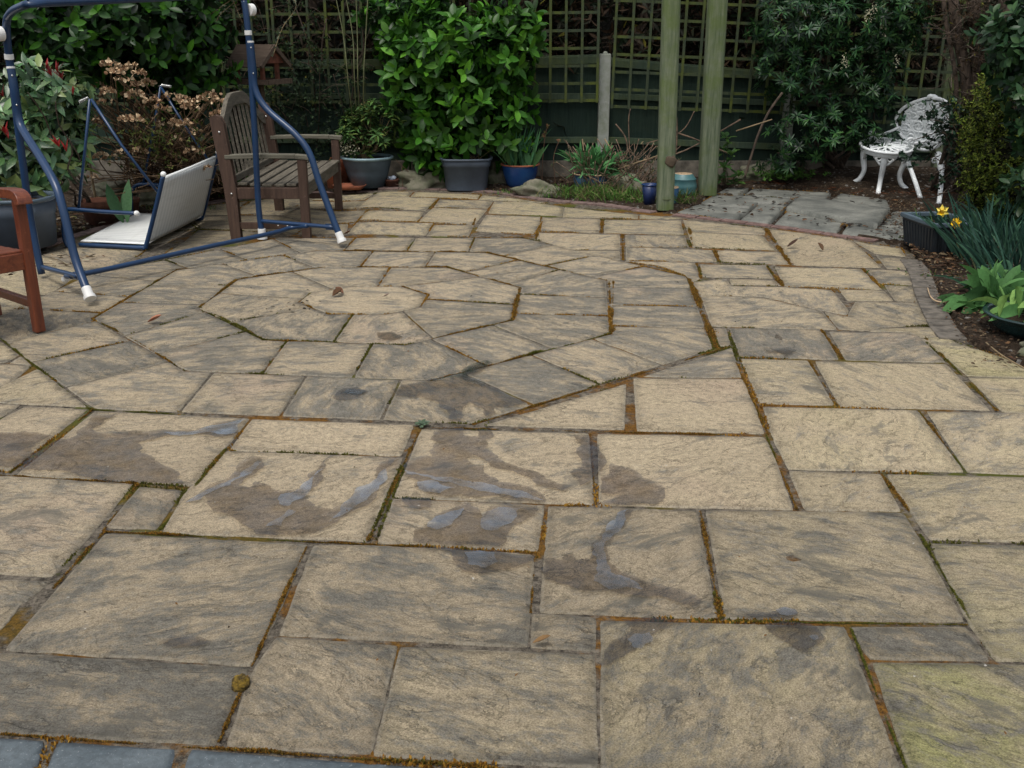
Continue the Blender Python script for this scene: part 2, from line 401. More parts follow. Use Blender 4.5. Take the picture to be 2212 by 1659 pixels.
M = {}
M['stone'] = stone_mat(); M['mortar'] = mortar_mat(); M['soil'] = soil_mat()
M['leaf'] = leaf_mat('glossy_leaf', .38, .22, .22); M['matte_leaf'] = leaf_mat('matt_leaf', .62, .25, .15); M['twig'] = leaf_mat('dry_plant', .9, .05, .1)
M['moss'] = leaf_mat('moss', 1., .1, .05)
M['bark'] = simple('bark', (.085, .06, .042), .95, .3, 14, .8, .01, stretch=(3, 3, .6))
M['cane'] = simple('pale_cane', (.22, .16, .085), .8, .2, 12, .3, .003)
M['stem'] = simple('green_stem', (.07, .085, .03), .8, .2, 12, .3, .003)
M['blue'] = simple('blue_enamel_tube', (.007, .032, .088), .34, .08, 5, .06, .001, spec=.5, fine=90)
M['dblue'] = simple('dark_blue_tube', (.008, .014, .045), .4, .08, 5, .06, .001)
M['white_plastic'] = simple('white_plastic', (.72, .72, .69), .5, .04, 6, .05, .001)
M['steel'] = simple('zinc_steel', (.62, .62, .6), .3, .08, 30, .05, .001, metal=1.)
# ------------------------------------------------------------------ patio paving
def seg_pt(poly, q):
    """nearest position (index + fraction) of q along closed polyline poly"""
    best = (1e9, 0, None); q = Vector(q)
    for i in range(len(poly)):
        a = Vector(poly[i]); b = Vector(poly[(i + 1) % len(poly)]); ab = b - a
        t = max(0, min(1, (q - a).dot(ab) / ab.length_squared)); p = a + ab * t
        dd = (p - q).length
        if dd < best[0]: best = (dd, i + t, (p.x, p.y))
    return best[1], best[2]
def between(poly, s0, s1):
    """corners of poly passed going forward from s0 to s1"""
    n = len(poly); out = []; k = math.floor(s0) + 1
    if s1 <= s0: s1 += n
    while k < s1 - 1e-6:
        out.append(poly[k % n]); k += 1
    return out
R1 = [(644, 651), (670, 630), (757, 616), (869, 616), (926, 634), (907, 661), (830, 676), (711, 676)]
R2 = [(427, 663), (514, 601), (696, 575), (965, 575), (1125, 619), (1107, 689), (876, 742), (569, 731)]
R3 = [(199, 686), (381, 581), (684, 539), (1047, 543), (1311, 603), (1320, 718), (930, 819), (400, 798)]
R4 = [(-45, 700), (195, 590), (600, 512), (1130, 511), (1484, 595), (1543, 751), (1021, 912), (202, 880)]
J2 = [((655, 642), (473, 631)), ((718, 621), (631, 585)), ((816, 615), (843, 575)), ((869, 616), (1036, 595)), ((920, 645), (1115, 655)), ((869, 671), (935, 728)), ((762, 677), (720, 736)), ((673, 662), (491, 694))]
J3 = [((438, 653), (261, 651)), ((497, 614), (323, 611)), ((559, 596), (480, 567)), ((683, 577), (611, 550)), ((778, 574), (806, 540)), ((918, 575), (940, 542)), ((1003, 583), (1119, 562)), ((1095, 609), (1209, 583)), ((1122, 633), (1313, 640)), ((1110, 674), (1315, 680)), ((1064, 700), (1193, 747)), ((930, 730), (1051, 781)), ((804, 740), (762, 812)), ((620, 733), (565, 804)), ((530, 715), (340, 757)), ((442, 673), (270, 715))]
J4 = [((219, 671), (40, 671)), ((279, 634), (118, 631)), ((338, 600), (195, 591)), ((407, 578), (355, 557)), ((534, 557), (475, 535)), ((648, 543), (591, 520)), ((742, 539), (768, 511)), ((878, 541), (898, 511)), ((1012, 542), (1025, 511)), ((1086, 549), (1195, 528)), ((1176, 571), (1289, 552)), ((1277, 594), (1392, 572)), ((1312, 616), (1490, 621)), ((1316, 656), (1502, 662)), ((1320, 701), (1521, 708)), ((1279, 730), (1432, 787)), ((1147, 764), (1296, 826)), ((998, 805), (1152, 868)), ((866, 817), (823, 901)), ((662, 809), (605, 891)), ((460, 801), (387, 885)), ((364, 780), (143, 829)), ((280, 737), (65, 779)), ((202, 698), (10, 735))]
def ring(inner, outer, joints):
    js = []
    for a, b in joints:
        s, pa = seg_pt(inner, a); t, pb = seg_pt(outer, b); js.append((s, pa, t, pb))
    out = []
    for i in range(len(js)):
        s0, a0, t0, b0 = js[i]; s1, a1, t1, b1 = js[(i + 1) % len(js)]
        out.append([a0, b0] + between(outer, t0, t1) + [b1, a1] + between(inner, s0, s1)[::-1])
    return out
ROSE = [R1] + ring(R1, R2, J2) + ring(R2, R3, J3) + ring(R3, R4, J4)
SL = [
 # nearest rows; (points, grey, yellow, value)
 ([(0, 1405), (535, 1438), (505, 1520), (465, 1603), (-10, 1577), (-500, 1540), (-420, 1375)], .16, 0, .9),
 ([(598, 1372), (857, 1390), (800, 1623), (490, 1605), (545, 1445)], .08, 0, .93),
 ([(866, 1394), (1284, 1409), (1291, 1652), (807, 1626)], .04, .1, .97),
 ([(1298, 1336), (1823, 1350), (1858, 1432), (1950, 1672), (1300, 1658)], .07, .2, .97),
 ([(1836, 1350), (2086, 1350), (2137, 1421), (1880, 1417)], .1, .25, .88),
 ([(1886, 1427), (2150, 1429), (2500, 1440), (2800, 1720), (1975, 1684)], .0, .85, .9),
 ([(228, 1148), (662, 1172), (600, 1322), (541, 1431), (12, 1397)], .10, 0, .98),
 ([(0, 1025), (286, 1041), (207, 1137), (110, 1240), (0, 1235), (-300, 1215), (-180, 1010)], .05, 0, 1.),
 ([(0, 1248), (103, 1253), (40, 1306), (0, 1355), (-220, 1345), (-300, 1225)], .08, 0, .95),
 ([(302, 1048), (393, 1056), (335, 1139), (230, 1133)], .12, 0, .85),
 ([(490, 971), (868, 985), (836, 1060), (790, 1164), (352, 1146), (400, 1060)], .0, 0, 1.02),
 ([(545, 902), (892, 915), (866, 980), (498, 968)], -.03, 0, 1.08),
 ([(206, 885), (537, 901), (487, 962), (416, 1045), (294, 1037), (38, 1021)], .0, 0, 1.03),
 ([(56, 874), (186, 881), (105, 947), (20, 1013), (-60, 1008), (-200, 1000), (-60, 920), (0, 903)], .0, 0, 1.0),
 ([(-60, 868), (40, 872), (0, 898), (-60, 915), (-240, 925), (-150, 862)], .0, 0, 1.0),
 ([(-40, 852), (81, 794), (184, 875), (0, 866), (-80, 862)], -.03, .1, 1.02),
 ([(11, 783), (66, 786), (22, 824), (-40, 850), (-160, 855), (-120, 790)], .06, 0, 1.),
 ([(22, 781), (44, 768), (63, 784)], .0, 0, 1.05),
 ([(-60, 690), (0, 736), (39, 764), (8, 780), (-60, 781), (-300, 770), (-200, 690)], .0, .15, 1.02),
 ([(912, 924), (1270, 933), (1281, 1085), (853, 1070)], .0, 0, 1.05),
 ([(851, 1074), (1175, 1088), (1160, 1186), (817, 1167)], .04, 0, .98),
 ([(1292, 935), (1648, 940), (1665, 965), (1712, 1096), (1297, 1087)], -.01, .05, 1.1),
 ([(1186, 1090), (1505, 1099), (1547, 1331), (1168, 1316), (1179, 1180)], .1, 0, .93),
 ([(678, 1174), (815, 1174), (1154, 1192), (1138, 1391), (604, 1366)], .10, 0, .93),
 ([(1152, 1321), (1286, 1330), (1285, 1400), (1147, 1392)], .07, 0, .93),
 ([(1526, 1098), (1950, 1104), (2002, 1188), (2081, 1337), (1569, 1331)], .05, .12, .98),
 ([(1918, 1021), (2212, 1027), (2450, 1033), (2620, 1178), (2010, 1160), (1962, 1092)], -.02, .15, 1.07),
 ([(2012, 1170), (2630, 1186), (2900, 1437), (2152, 1421), (2090, 1335)], .04, .35, .95),
 ([(1706, 1013), (1901, 1020), (1945, 1099), (1741, 1097)], .03, .1, 1.03),
 ([(1650, 875), (1982, 884), (2080, 1015), (1705, 1009), (1671, 942)], -.05, .15, 1.13),
 ([(2004, 885), (2500, 897), (2700, 1035), (2092, 1016)], -.01, .12, 1.08),
 ([(1602, 772), (1743, 776), (1800, 871), (1643, 868)], .01, .15, 1.03),
 ([(1763, 778), (2043, 784), (2137, 882), (1817, 875)], -.02, .1, 1.08),
 ([(2094, 812), (2300, 816), (2560, 905), (2168, 885)], -.05, .25, 1.1),
 ([(1994, 729), (2037, 724), (2068, 739), (2112, 752), (2170, 771), (2225, 797), (2290, 813), (2092, 808), (2015, 747)], -.05, .5, 1.0),
 ([(1577, 706), (1772, 709), (1810, 773), (1600, 767)], .13, 0, 1.02),
 ([(1794, 714), (1966, 716), (1988, 727), (2040, 779), (1829, 774)], .14, 0, 1.),
 ([(1544, 706), (1566, 706), (1577, 743), (1557, 747)], .1, 0, .95),
 ([(1515, 635), (1649, 641), (1774, 669), (1806, 708), (1740, 708), (1539, 701)], .03, .05, 1.04),
 ([(1498, 607), (1512, 606), (1566, 600), (1577, 615), (1692, 618), (1795, 624), (1832, 668), (1827, 677), (1774, 667), (1650, 638), (1514, 633)], .03, .05, 1.03),
 ([(1784, 672), (1832, 682), (1849, 650), (1982, 652), (2007, 698), (1900, 704), (1880, 711), (1814, 708)], .05, .1, .98),
 ([(1902, 706), (2015, 704), (2032, 722), (1990, 727), (1968, 714), (1884, 712)], .02, .15, 1.),
 ([(1813, 623), (1907, 625), (1929, 647), (1833, 646)], -.02, .15, 1.03),
 ([(1912, 613), (1974, 617), (1981, 649), (1936, 647)], .08, .1, .9),
 ([(1676, 574), (1859, 579), (1903, 622), (1697, 616)], -.02, .12, 1.04),
 ([(1873, 579), (1961, 583), (1973, 613), (1901, 609)], .08, .1, .9),
 ([(1514, 569), (1654, 571), (1668, 598), (1519, 595)], .06, .05, 1.02),
 ([(1578, 600), (1673, 603), (1687, 614), (1581, 611)], -.04, .1, 1.06),
 ([(1663, 493), (1720, 500), (1838, 517), (1902, 576), (1714, 570), (1668, 500)], -.02, .1, .98),
 ([(1487, 499), (1644, 507), (1677, 538), (1498, 532)], -.04, .15, 1.03),
 ([(1478, 473), (1560, 481), (1652, 492), (1650, 505), (1486, 497)], .0, .1, .98),
 ([(1551, 539), (1681, 542), (1704, 569), (1560, 564)], .05, .05, .98),
 ([(1354, 532), (1536, 538), (1547, 563), (1354, 560)], .04, .05, .98),
 ([(1846, 519), (1944, 534), (1954, 552), (1891, 545)], -.02, .2, .95),
 ([(1895, 549), (1957, 556), (1962, 580), (1918, 577)], .08, .1, .9),
 ([(1175, 468), (1295, 471), (1292, 500), (1170, 497)], .03, .05, .98),
 ([(1308, 473), (1468, 473), (1475, 504), (1307, 501)], .02, .15, .97),
 ([(1166, 501), (1337, 504), (1338, 536), (1228, 536), (1196, 526), (1160, 514)], .0, .05, 1.02),
 ([(1353, 505), (1477, 507), (1486, 531), (1353, 530)], .05, .05, .95),
 ([(1236, 539), (1337, 539), (1338, 559), (1290, 551)], .04, .05, .95),
 ([(1354, 562), (1500, 565), (1513, 600), (1496, 606), (1484, 593), (1430, 574)], .04, .05, 1.),
 ([(1222, 446), (1376, 462), (1376, 470), (1217, 467)], .0, .2, .95),
 ([(1384, 462), (1470, 469), (1460, 471), (1384, 470)], .0, .25, .95),
 ([(1069, 433), (1152, 436), (1217, 445), (1212, 465), (1152, 462), (1057, 459)], -.02, .3, 1.02),
 ([(1053, 462), (1175, 467), (1151, 504), (1029, 497)], .04, .1, .97),
 ([(951, 429), (1065, 432), (1052, 448), (939, 446)], .05, .15, .95),
 ([(936, 448), (1051, 450), (1024, 482), (905, 478)], .0, .15, 1.),
 ([(940, 484), (1021, 485), (1011, 508), (924, 507)], .05, .1, .95),
 ([(772, 479), (934, 480), (918, 506), (752, 504)], .0, .15, .98),
 ([(794, 454), (913, 456), (901, 477), (777, 474)], -.03, .15, 1.03),
 ([(802, 424), (945, 427), (917, 453), (768, 448)], .0, .2, 1.),
 ([(818, 414), (890, 413), (881, 423), (807, 423)], -.02, .3, 1.),
 ([(899, 413), (1036, 419), (1030, 428), (888, 424)], -.02, .3, 1.03),
 ([(1044, 420), (1110, 427), (1180, 437), (1036, 429)], .0, .3, 1.),
 ([(702, 418), (807, 416), (787, 429), (672, 429)], -.02, .3, 1.02),
 ([(667, 432), (786, 432), (764, 449), (640, 446)], .0, .2, .98),
 ([(543, 432), (665, 419), (700, 417), (642, 446), (610, 462), (515, 461), (520, 447)], .03, .15, .92),
 ([(451, 443), (539, 433), (511, 451), (490, 462), (451, 462), (400, 460)], .03, .15, .92),
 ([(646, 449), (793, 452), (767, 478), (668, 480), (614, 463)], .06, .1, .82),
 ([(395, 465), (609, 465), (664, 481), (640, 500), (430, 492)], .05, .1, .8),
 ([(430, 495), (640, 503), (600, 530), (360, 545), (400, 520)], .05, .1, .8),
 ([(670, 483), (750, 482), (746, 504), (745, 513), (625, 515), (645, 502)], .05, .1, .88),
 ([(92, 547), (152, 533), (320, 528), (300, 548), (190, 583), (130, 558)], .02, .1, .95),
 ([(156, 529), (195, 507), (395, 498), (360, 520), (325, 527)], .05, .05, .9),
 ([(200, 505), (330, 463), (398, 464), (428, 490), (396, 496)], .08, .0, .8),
 ([(0, 588), (60, 568), (90, 550), (128, 562), (186, 586), (150, 603), (106, 632), (-60, 640), (-160, 640)], .02, .15, 1.),
 ([(-160, 645), (100, 637), (60, 656), (-10, 684), (-70, 688), (-260, 688)], .02, .15, .97),
 # cut pieces between the rosette and the square grid
 ([(1052, 914), (1351, 827), (1347, 924)], -.03, .05, 1.1),
 ([(1370, 814), (1603, 815), (1616, 835), (1649, 932), (1378, 926)], -.05, .05, 1.1),
 ([(1394, 810), (1580, 749), (1600, 812)], .12, .0, 1.03),
]
STEP = [[(-700, 1560), (-10, 1585), (100, 1593), (72, 1690), (-750, 1660)], [(120, 1595), (384, 1610), (358, 1706), (84, 1692)], [(408, 1612), (800, 1641), (1100, 1663), (1100, 1740), (378, 1708)], [(1115, 1665), (1700, 1690), (1760, 1760), (1115, 1742)]]
SLATE = [
 [(1572, 403), (1620, 404), (1600, 418), (1545, 417)], [(1542, 419), (1602, 421), (1718, 427), (1696, 438), (1641, 436), (1620, 446), (1530, 440), (1512, 436)],
 [(1627, 405), (1799, 414), (1781, 431), (1731, 421), (1717, 427), (1606, 419)],
 [(1816, 415), (1917, 430), (1926, 450), (1792, 431)], [(1509, 439), (1530, 442), (1622, 449), (1588, 474), (1520, 466), (1457, 458), (1485, 447)],
 [(1640, 438), (1694, 440), (1701, 443), (1661, 480), (1597, 474)], [(1700, 453), (1826, 475), (1810, 500), (1740, 494), (1670, 483)],
 [(1835, 477), (1965, 496), (2010, 504), (1990, 528), (1940, 517), (1816, 502)], [(1928, 454), (2010, 458), (2010, 499), (1965, 493), (1900, 487)]]
RAISED = [(1730, 420), (1921, 450), (1896, 486), (1698, 446)]
OUT = [(-500, 640), (-60, 590), (0, 578), (90, 527), (170, 500), (330, 457), (450, 432), (569, 417), (680, 412), (810, 405), (900, 403), (1040, 409), (1115, 417), (1200, 429), (1300, 438), (1380, 449), (1471, 460), (1560, 470), (1650, 480), (1750, 493), (1838, 505), (1900, 516), (1962, 530), (2005, 578), (2038, 650), (2068, 712), (2112, 742), (2212, 785), (2450, 870), (3100, 1100), (4200, 1800), (3000, 1860), (-1500, 1860), (-1500, 900)]

def inset(pl, g):
    """shrink a world polygon by g metres (mitred)"""
    n = len(pl); ar = sum(pl[i].x * pl[(i + 1) % n].y - pl[(i + 1) % n].x * pl[i].y for i in range(n))
    if ar < 0: pl = pl[::-1]
    out = []
    for i in range(n):
        a, b, c = pl[i - 1], pl[i], pl[(i + 1) % n]
        d1 = (b - a).to_2d().normalized(); d2 = (c - b).to_2d().normalized()
        n1 = Vector((-d1.y, d1.x)); n2 = Vector((-d2.y, d2.x)); m = (n1 + n2)
        if m.length < .3: m = n1.copy()
        m.normalize(); k = g / max(.4, m.dot(n1))
        out.append(Vector((b.x + m.x * k, b.y + m.y * k, 0)))
    return out
EDGES = []   # world polygons of the slabs, for the moss
def build_slabs(polys, name, thick=.05, matl=None, gap_r=.007, gap_s=.003):
    """polys: list of (world points, grey, yellow, value, follow_low, gap)"""
    AV, AF, AUV, ASL, AED = [], [], [], [], []
    for k, (pts, gr, ye, va, low, gap, tilt) in enumerate(polys):
        ins = inset(pts, gap); EDGES.append((ins, low))
        cx = sum(p.x for p in ins) / len(ins); cy = sum(p.y for p in ins) / len(ins)
        s = max(.022, min(.09, cy * .0085))
        bm = bmesh.new()
        # edge points with a slightly irregular, hand-cut outline
        ring_ = []
        for i in range(len(ins)):
            a, b = ins[i], ins[(i + 1) % len(ins)]; L = (b - a).length; m = max(1, int(L / s))
            nn = Vector((-(b - a).y, (b - a).x, 0)).normalized()
            for j in range(m):
                q = a.lerp(b, j / m)
                wob = noise.noise(Vector((q.x * 14, q.y * 14, k))) * .004 + noise.noise(Vector((q.x * 3, q.y * 3, k + 50))) * .003
                if j == 0: q = q + (Vector((cx, cy, 0)) - q).normalized() * .005
                ring_.append(q + nn * (abs(wob) if j else 0))
        vs = [bm.verts.new(p) for p in ring_]
        try: bm.faces.new(vs)
        except ValueError: bm.free(); continue
        x0 = min(p.x for p in ring_); x1 = max(p.x for p in ring_); y0 = min(p.y for p in ring_); y1 = max(p.y for p in ring_)
        x = x0 + s * .7
        while x < x1 - .2 * s:
            bmesh.ops.bisect_plane(bm, geom=bm.verts[:] + bm.edges[:] + bm.faces[:], plane_co=(x, 0, 0), plane_no=(1, 0, 0), dist=1e-5); x += s
        y = y0 + s * .7
        while y < y1 - .2 * s:
            bmesh.ops.bisect_plane(bm, geom=bm.verts[:] + bm.edges[:] + bm.faces[:], plane_co=(0, y, 0), plane_no=(0, 1, 0), dist=1e-5); y += s
        bmesh.ops.triangulate(bm, faces=[f for f in bm.faces if len(f.verts) > 4])
        bm.verts.index_update(); bm.verts.ensure_lookup_table()
        segs = [(ring_[i], ring_[(i + 1) % len(ring_)]) for i in range(0, len(ring_))]
        SA = np.array([[a.x, a.y, b.x, b.y] for a, b in segs])
        VX = np.array([[v.co.x, v.co.y] for v in bm.verts])
        ab = SA[:, 2:] - SA[:, :2]; l2 = (ab ** 2).sum(1) + 1e-12
        ap = VX[:, None, :] - SA[None, :, :2]; t = np.clip((ap * ab[None]).sum(2) / l2, 0, 1)
        dist = np.sqrt((((ap - t[..., None] * ab[None])) ** 2).sum(2)).min(1)
        ang = random.uniform(-.75, .75) if random.random() < .75 else random.uniform(-1.6, 1.6); ca, sa = math.cos(ang), math.sin(ang)
        ox, oy = random.uniform(0, 60), random.uniform(0, 60)
        tx, ty = (tilt[:2] if tilt else (random.uniform(-.004, .004), random.uniform(-.003, .003)))
        o = len(AV); mapv = {}
        for v in bm.verts:
            X, Y = v.co.x, v.co.y; u = (X * ca + Y * sa) + ox; w_ = (-X * sa + Y * ca) + oy
            r = noise.fractal(Vector((u * 1.6, w_ * 4.2, 0)), 1., 2., 4) * .0045
            r += abs(noise.noise(Vector((u * 2.2, w_ * 3.1, 9)))) * -.004
            dd = dist[v.index]; z = -.0035 + r * min(1, dd / .03) + (X - cx) * tx + (Y - cy) * ty - .004 * max(0, 1 - dd / .014)
            z = min(z, -.0005) if not tilt else z
            if low: z += zlow(X, Y)
            if tilt: z += tilt[2] if len(tilt) > 2 else 0
            AV.append((X, Y, z)); AUV.append((u, w_)); ASL.append((gr * .85 - .005, ye, va)); AED.append(float(dd))
        for f in bm.faces: AF.append([v.index + o for v in f.verts])
        # sides
        for e in bm.edges:
            if len(e.link_faces) == 1:
                a, b = e.verts[0].index, e.verts[1].index
                l = len(AV)
                for q in (a, b):
                    X, Y, Z = AV[o + q]; AV.append((X, Y, Z - thick)); AUV.append(AUV[o + q]); ASL.append((gr + .1, ye, va * .8)); AED.append(0.)
                AF.append([o + a, o + b, l + 1, l])
        bm.free()
    me = bpy.data.meshes.new(name); me.from_pydata(AV, [], AF)
    uvl = me.uv_layers.new(name='grain'); li = np.zeros(len(me.loops), np.int32); me.loops.foreach_get('vertex_index', li)
    uvl.data.foreach_set('uv', np.array(AUV)[li].ravel())
    ca_ = me.color_attributes.new('slab', 'FLOAT_COLOR', 'POINT'); ca_.data.foreach_set('color', np.concatenate([np.array(ASL), np.ones((len(AV), 1))], 1).ravel())
    ea = me.attributes.new('edge', 'FLOAT', 'POINT'); ea.data.foreach_set('value', np.array(AED))
    me.polygons.foreach_set('use_smooth', np.ones(len(me.polygons), bool))
    me.materials.append(matl or M['stone']); me.update()
    bm = bmesh.new(); bm.from_mesh(me); bmesh.ops.recalc_face_normals(bm, faces=bm.faces); bm.to_mesh(me); bm.free()
    o = bpy.data.objects.new(name, me); C.objects.link(o); return o
allp = []
for i, q in enumerate(ROSE):
    gr = random.choice([.08, .12, .16, .05, .13]); va = random.uniform(.92, 1.05)
    if i == 0: gr = .0; va = 1.08
    allp.append(([P(x, y) for x, y in q], gr, .02, va, False, .0052, None))
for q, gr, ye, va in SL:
    if sum(y for x, y in q) / len(q) > 1130: va *= .90  # dimmer foreground light put into the colour of the nearest slabs
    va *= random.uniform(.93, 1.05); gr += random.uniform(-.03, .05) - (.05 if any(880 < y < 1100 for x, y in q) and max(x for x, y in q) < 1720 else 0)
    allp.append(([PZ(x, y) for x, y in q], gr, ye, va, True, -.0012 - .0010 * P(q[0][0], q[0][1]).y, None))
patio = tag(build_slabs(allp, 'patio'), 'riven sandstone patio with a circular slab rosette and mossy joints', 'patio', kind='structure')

def slate_mat(name, c1, c2, sp):
    m, nt, b = newmat(name); co = obj_co(nt)
    c = mix(nt, ramp(nt, noise_t(nt, co, 3.5, 7, .65, .3), [(.35, 0.), (.65, 1.)]), c1, c2)
    f = noise_t(nt, co, 150, 3, .7); c = mix(nt, ramp(nt, f, [(.62, 0.), (.70, sp)]), c, (.38, .40, .40))
    c = mix(nt, 1., c, ramp(nt, noise_t(nt, co, 60, 4, .7), [(.3, .7), (.7, 1.2)]), 'MULTIPLY')
    nt.links.new(c, b.inputs['Base Color']); b.inputs['Roughness'].default_value = .7; bump(nt, b, noise_t(nt, co, 45, 6, .7), .6, .006); return m
M['step'] = slate_mat('blue_slate', (.042, .058, .068), (.092, .112, .122), .5)
M['slate'] = slate_mat('grey_green_slate', (.075, .08, .07), (.19, .192, .165), .2)
tag(build_slabs([([P(x, y, .0) for x, y in q], 0, 0, 1, False, .003, None) for q in STEP], 'paving_border', matl=M['step']), 'blue grey slate border along the near edge of the patio', 'paving', kind='structure')
tag(build_slabs([([P(x, y) for x, y in q], 0, 0, 1, False, .009, None) for q in SLATE] + [([P(x, y, .04) for x, y in RAISED], 0, 0, 1, False, .0, (.008, -.01, .045))], 'path', matl=M['slate'], thick=.06), 'grey slate path leading off behind the brick edging', 'path', kind='structure')

# bedding mortar under the slabs and the soil round it
def inside(poly, X, Y):
    r = np.zeros(X.shape, bool); n = len(poly)
    for i in range(n):
        x0, y0 = poly[i]; x1, y1 = poly[(i + 1) % n]
        c = ((y0 > Y) != (y1 > Y)) & (X < (x1 - x0) * (Y - y0) / (y1 - y0 + 1e-12) + x0); r ^= c
    return r
def grid(name, x0, x1, y0, y1, s, zf, mat, keep=None):
    xs = np.arange(x0, x1, s); ys = np.arange(y0, y1, s); X, Y = np.meshgrid(xs, ys); Z = zf(X, Y)
    V = np.stack([X, Y, Z], 2).reshape(-1, 3); nx = len(xs); idx = np.arange(len(V)).reshape(X.shape)
    Fq = np.stack([idx[:-1, :-1], idx[:-1, 1:], idx[1:, 1:], idx[1:, :-1]], 2).reshape(-1, 4)
    if keep is not None:
        k = keep(X, Y).reshape(-1); Fq = Fq[k[Fq].any(1)]
    me = bpy.data.meshes.new(name); me.from_pydata(V.tolist(), [], Fq.tolist()); me.materials.append(mat)
    me.polygons.foreach_set('use_smooth', np.ones(len(me.polygons), bool)); me.update()
    o = bpy.data.objects.new(name, me); C.objects.link(o); return o
OUTW = [(PZ(x, y).x, PZ(x, y).y) for x, y in OUT]
vz = np.vectorize(zlow); vn = np.vectorize(lambda x, y: noise.noise(Vector((x, y, 0))))
mo = grid('mortar', -7.0, 7.2, 1.2, 10.9, .06, lambda X, Y: -.010 + vz(X, Y) * (1 - inside([(PZ(x, y).x, PZ(x, y).y) for x, y in R4], X, Y)) + vn(X * 9, Y * 9) * .004 - .12 * (~inside(OUTW, X, Y)), M['mortar'], keep=lambda X, Y: inside(OUTW, X, Y))
tag(mo, 'mossy mortar filling the joints of the patio', 'mortar', kind='structure')
def soilz(X, Y):
    ins = inside(OUTW, X, Y); SW = [(P(x, y).x, P(x, y).y) for x, y in [(1457, 458), (1572, 400), (1800, 411), (1925, 428), (2050, 455), (2010, 530), (1900, 512), (1560, 470)]]
    sl_ = inside(SW, X, Y)
    z = .004 + .11 * np.clip((X - 2.9) / .5, 0, 1) * np.clip((Y - 10.0) / .4, 0, 1) + vn(X * 2.2, Y * 2.2) * .02 + vn(X * 11, Y * 11) * .012 + .03 * np.clip((Y - 10.1) / 1, 0, 1) + np.minimum(0, vz(X, Y))
    return np.where(ins, -.11, np.where(sl_, -.05, z))
so_ = grid('soil', -8, 8, 3.0, 13.5, .055, soilz, M['soil']); tag(so_, 'dark soil of the planting beds', 'soil', kind='structure')
gmb = MB(); gmb.add([(-60, -60, -.2), (60, -60, -.2), (60, 60, -.2), (-60, 60, -.2)], [(0, 1, 2, 3)])
tag(put('ground', gmb, M['soil']), 'bare ground under and beyond the garden', 'ground', kind='structure')

# brick edging, one course laid end to end
M['brick'] = simple('brown_brick', (.15, .10, .085), .9, .25, 18, .6, .004)
M['brick_red'] = simple('red_brick', (.155, .095, .08), .9, .25, 18, .6, .004)
M['brick_grey'] = simple('grey_brick', (.115, .10, .08), .9, .25, 18, .6, .004)
def course(name, pix, depth, blen, mat, z=.004, tz=None):
    pts = bez([PZ(x, y) for x, y in pix], 6); mb = MB(); acc = 0; prev = pts[0]; i = 1; start = pts[0]
    cur = [pts[0]]; L = 0
    samples = []
    for a, b in zip(pts[:-1], pts[1:]):
        m = max(1, int((b - a).length / .01))
        samples += [a.lerp(b, k / m) for k in range(m)]
    run = 0; a = samples[0]
    for j in range(1, len(samples)):
        run += (samples[j] - samples[j - 1]).length
        if run >= blen:
            b = samples[j]; d = (b - a); dl = d.length; d.normalize(); s = Vector((-d.y, d.x, 0))
            c = (a + b) / 2; c.z = zlow(c.x, c.y) + z - .03 + random.uniform(-.003, .003)
            ang = random.uniform(-.02, .02); d2 = Vector((d.x * math.cos(ang) - d.y * math.sin(ang), d.x * math.sin(ang) + d.y * math.cos(ang), 0)); s2 = Vector((-d2.y, d2.x, 0))
            mb.frame(c, d2, s2, Vector((0, 0, 1)), dl - .012, depth, .06); a = b; run = 0
    return put(name, mb, mat, bevel=.006)
tag(course('brick_edging', [(85, 534), (170, 506), (330, 462), (450, 437), (569, 422), (680, 416), (810, 409), (900, 406), (1040, 412), (1115, 421), (1200, 433), (1300, 441), (1380, 453), (1460, 463)], .11, .22, M['brick']), 'brown brick edging curving round the back of the patio', 'edging', kind='structure')
tag(course('brick_edging', [(1455, 463), (1540, 472), (1650, 485), (1740, 497), (1838, 512), (1905, 521)], .09, .22, M['brick_red']), 'red brick edging between the patio and the slate path', 'edging', kind='structure')
tag(course('brick_edging', [(1966, 560), (1987, 590), (2004, 640), (2034, 700), (2062, 735)], .14, .12, M['brick_grey']), 'grey brick edging beside the right hand soil bed', 'edging', kind='structure')
mb = MB()

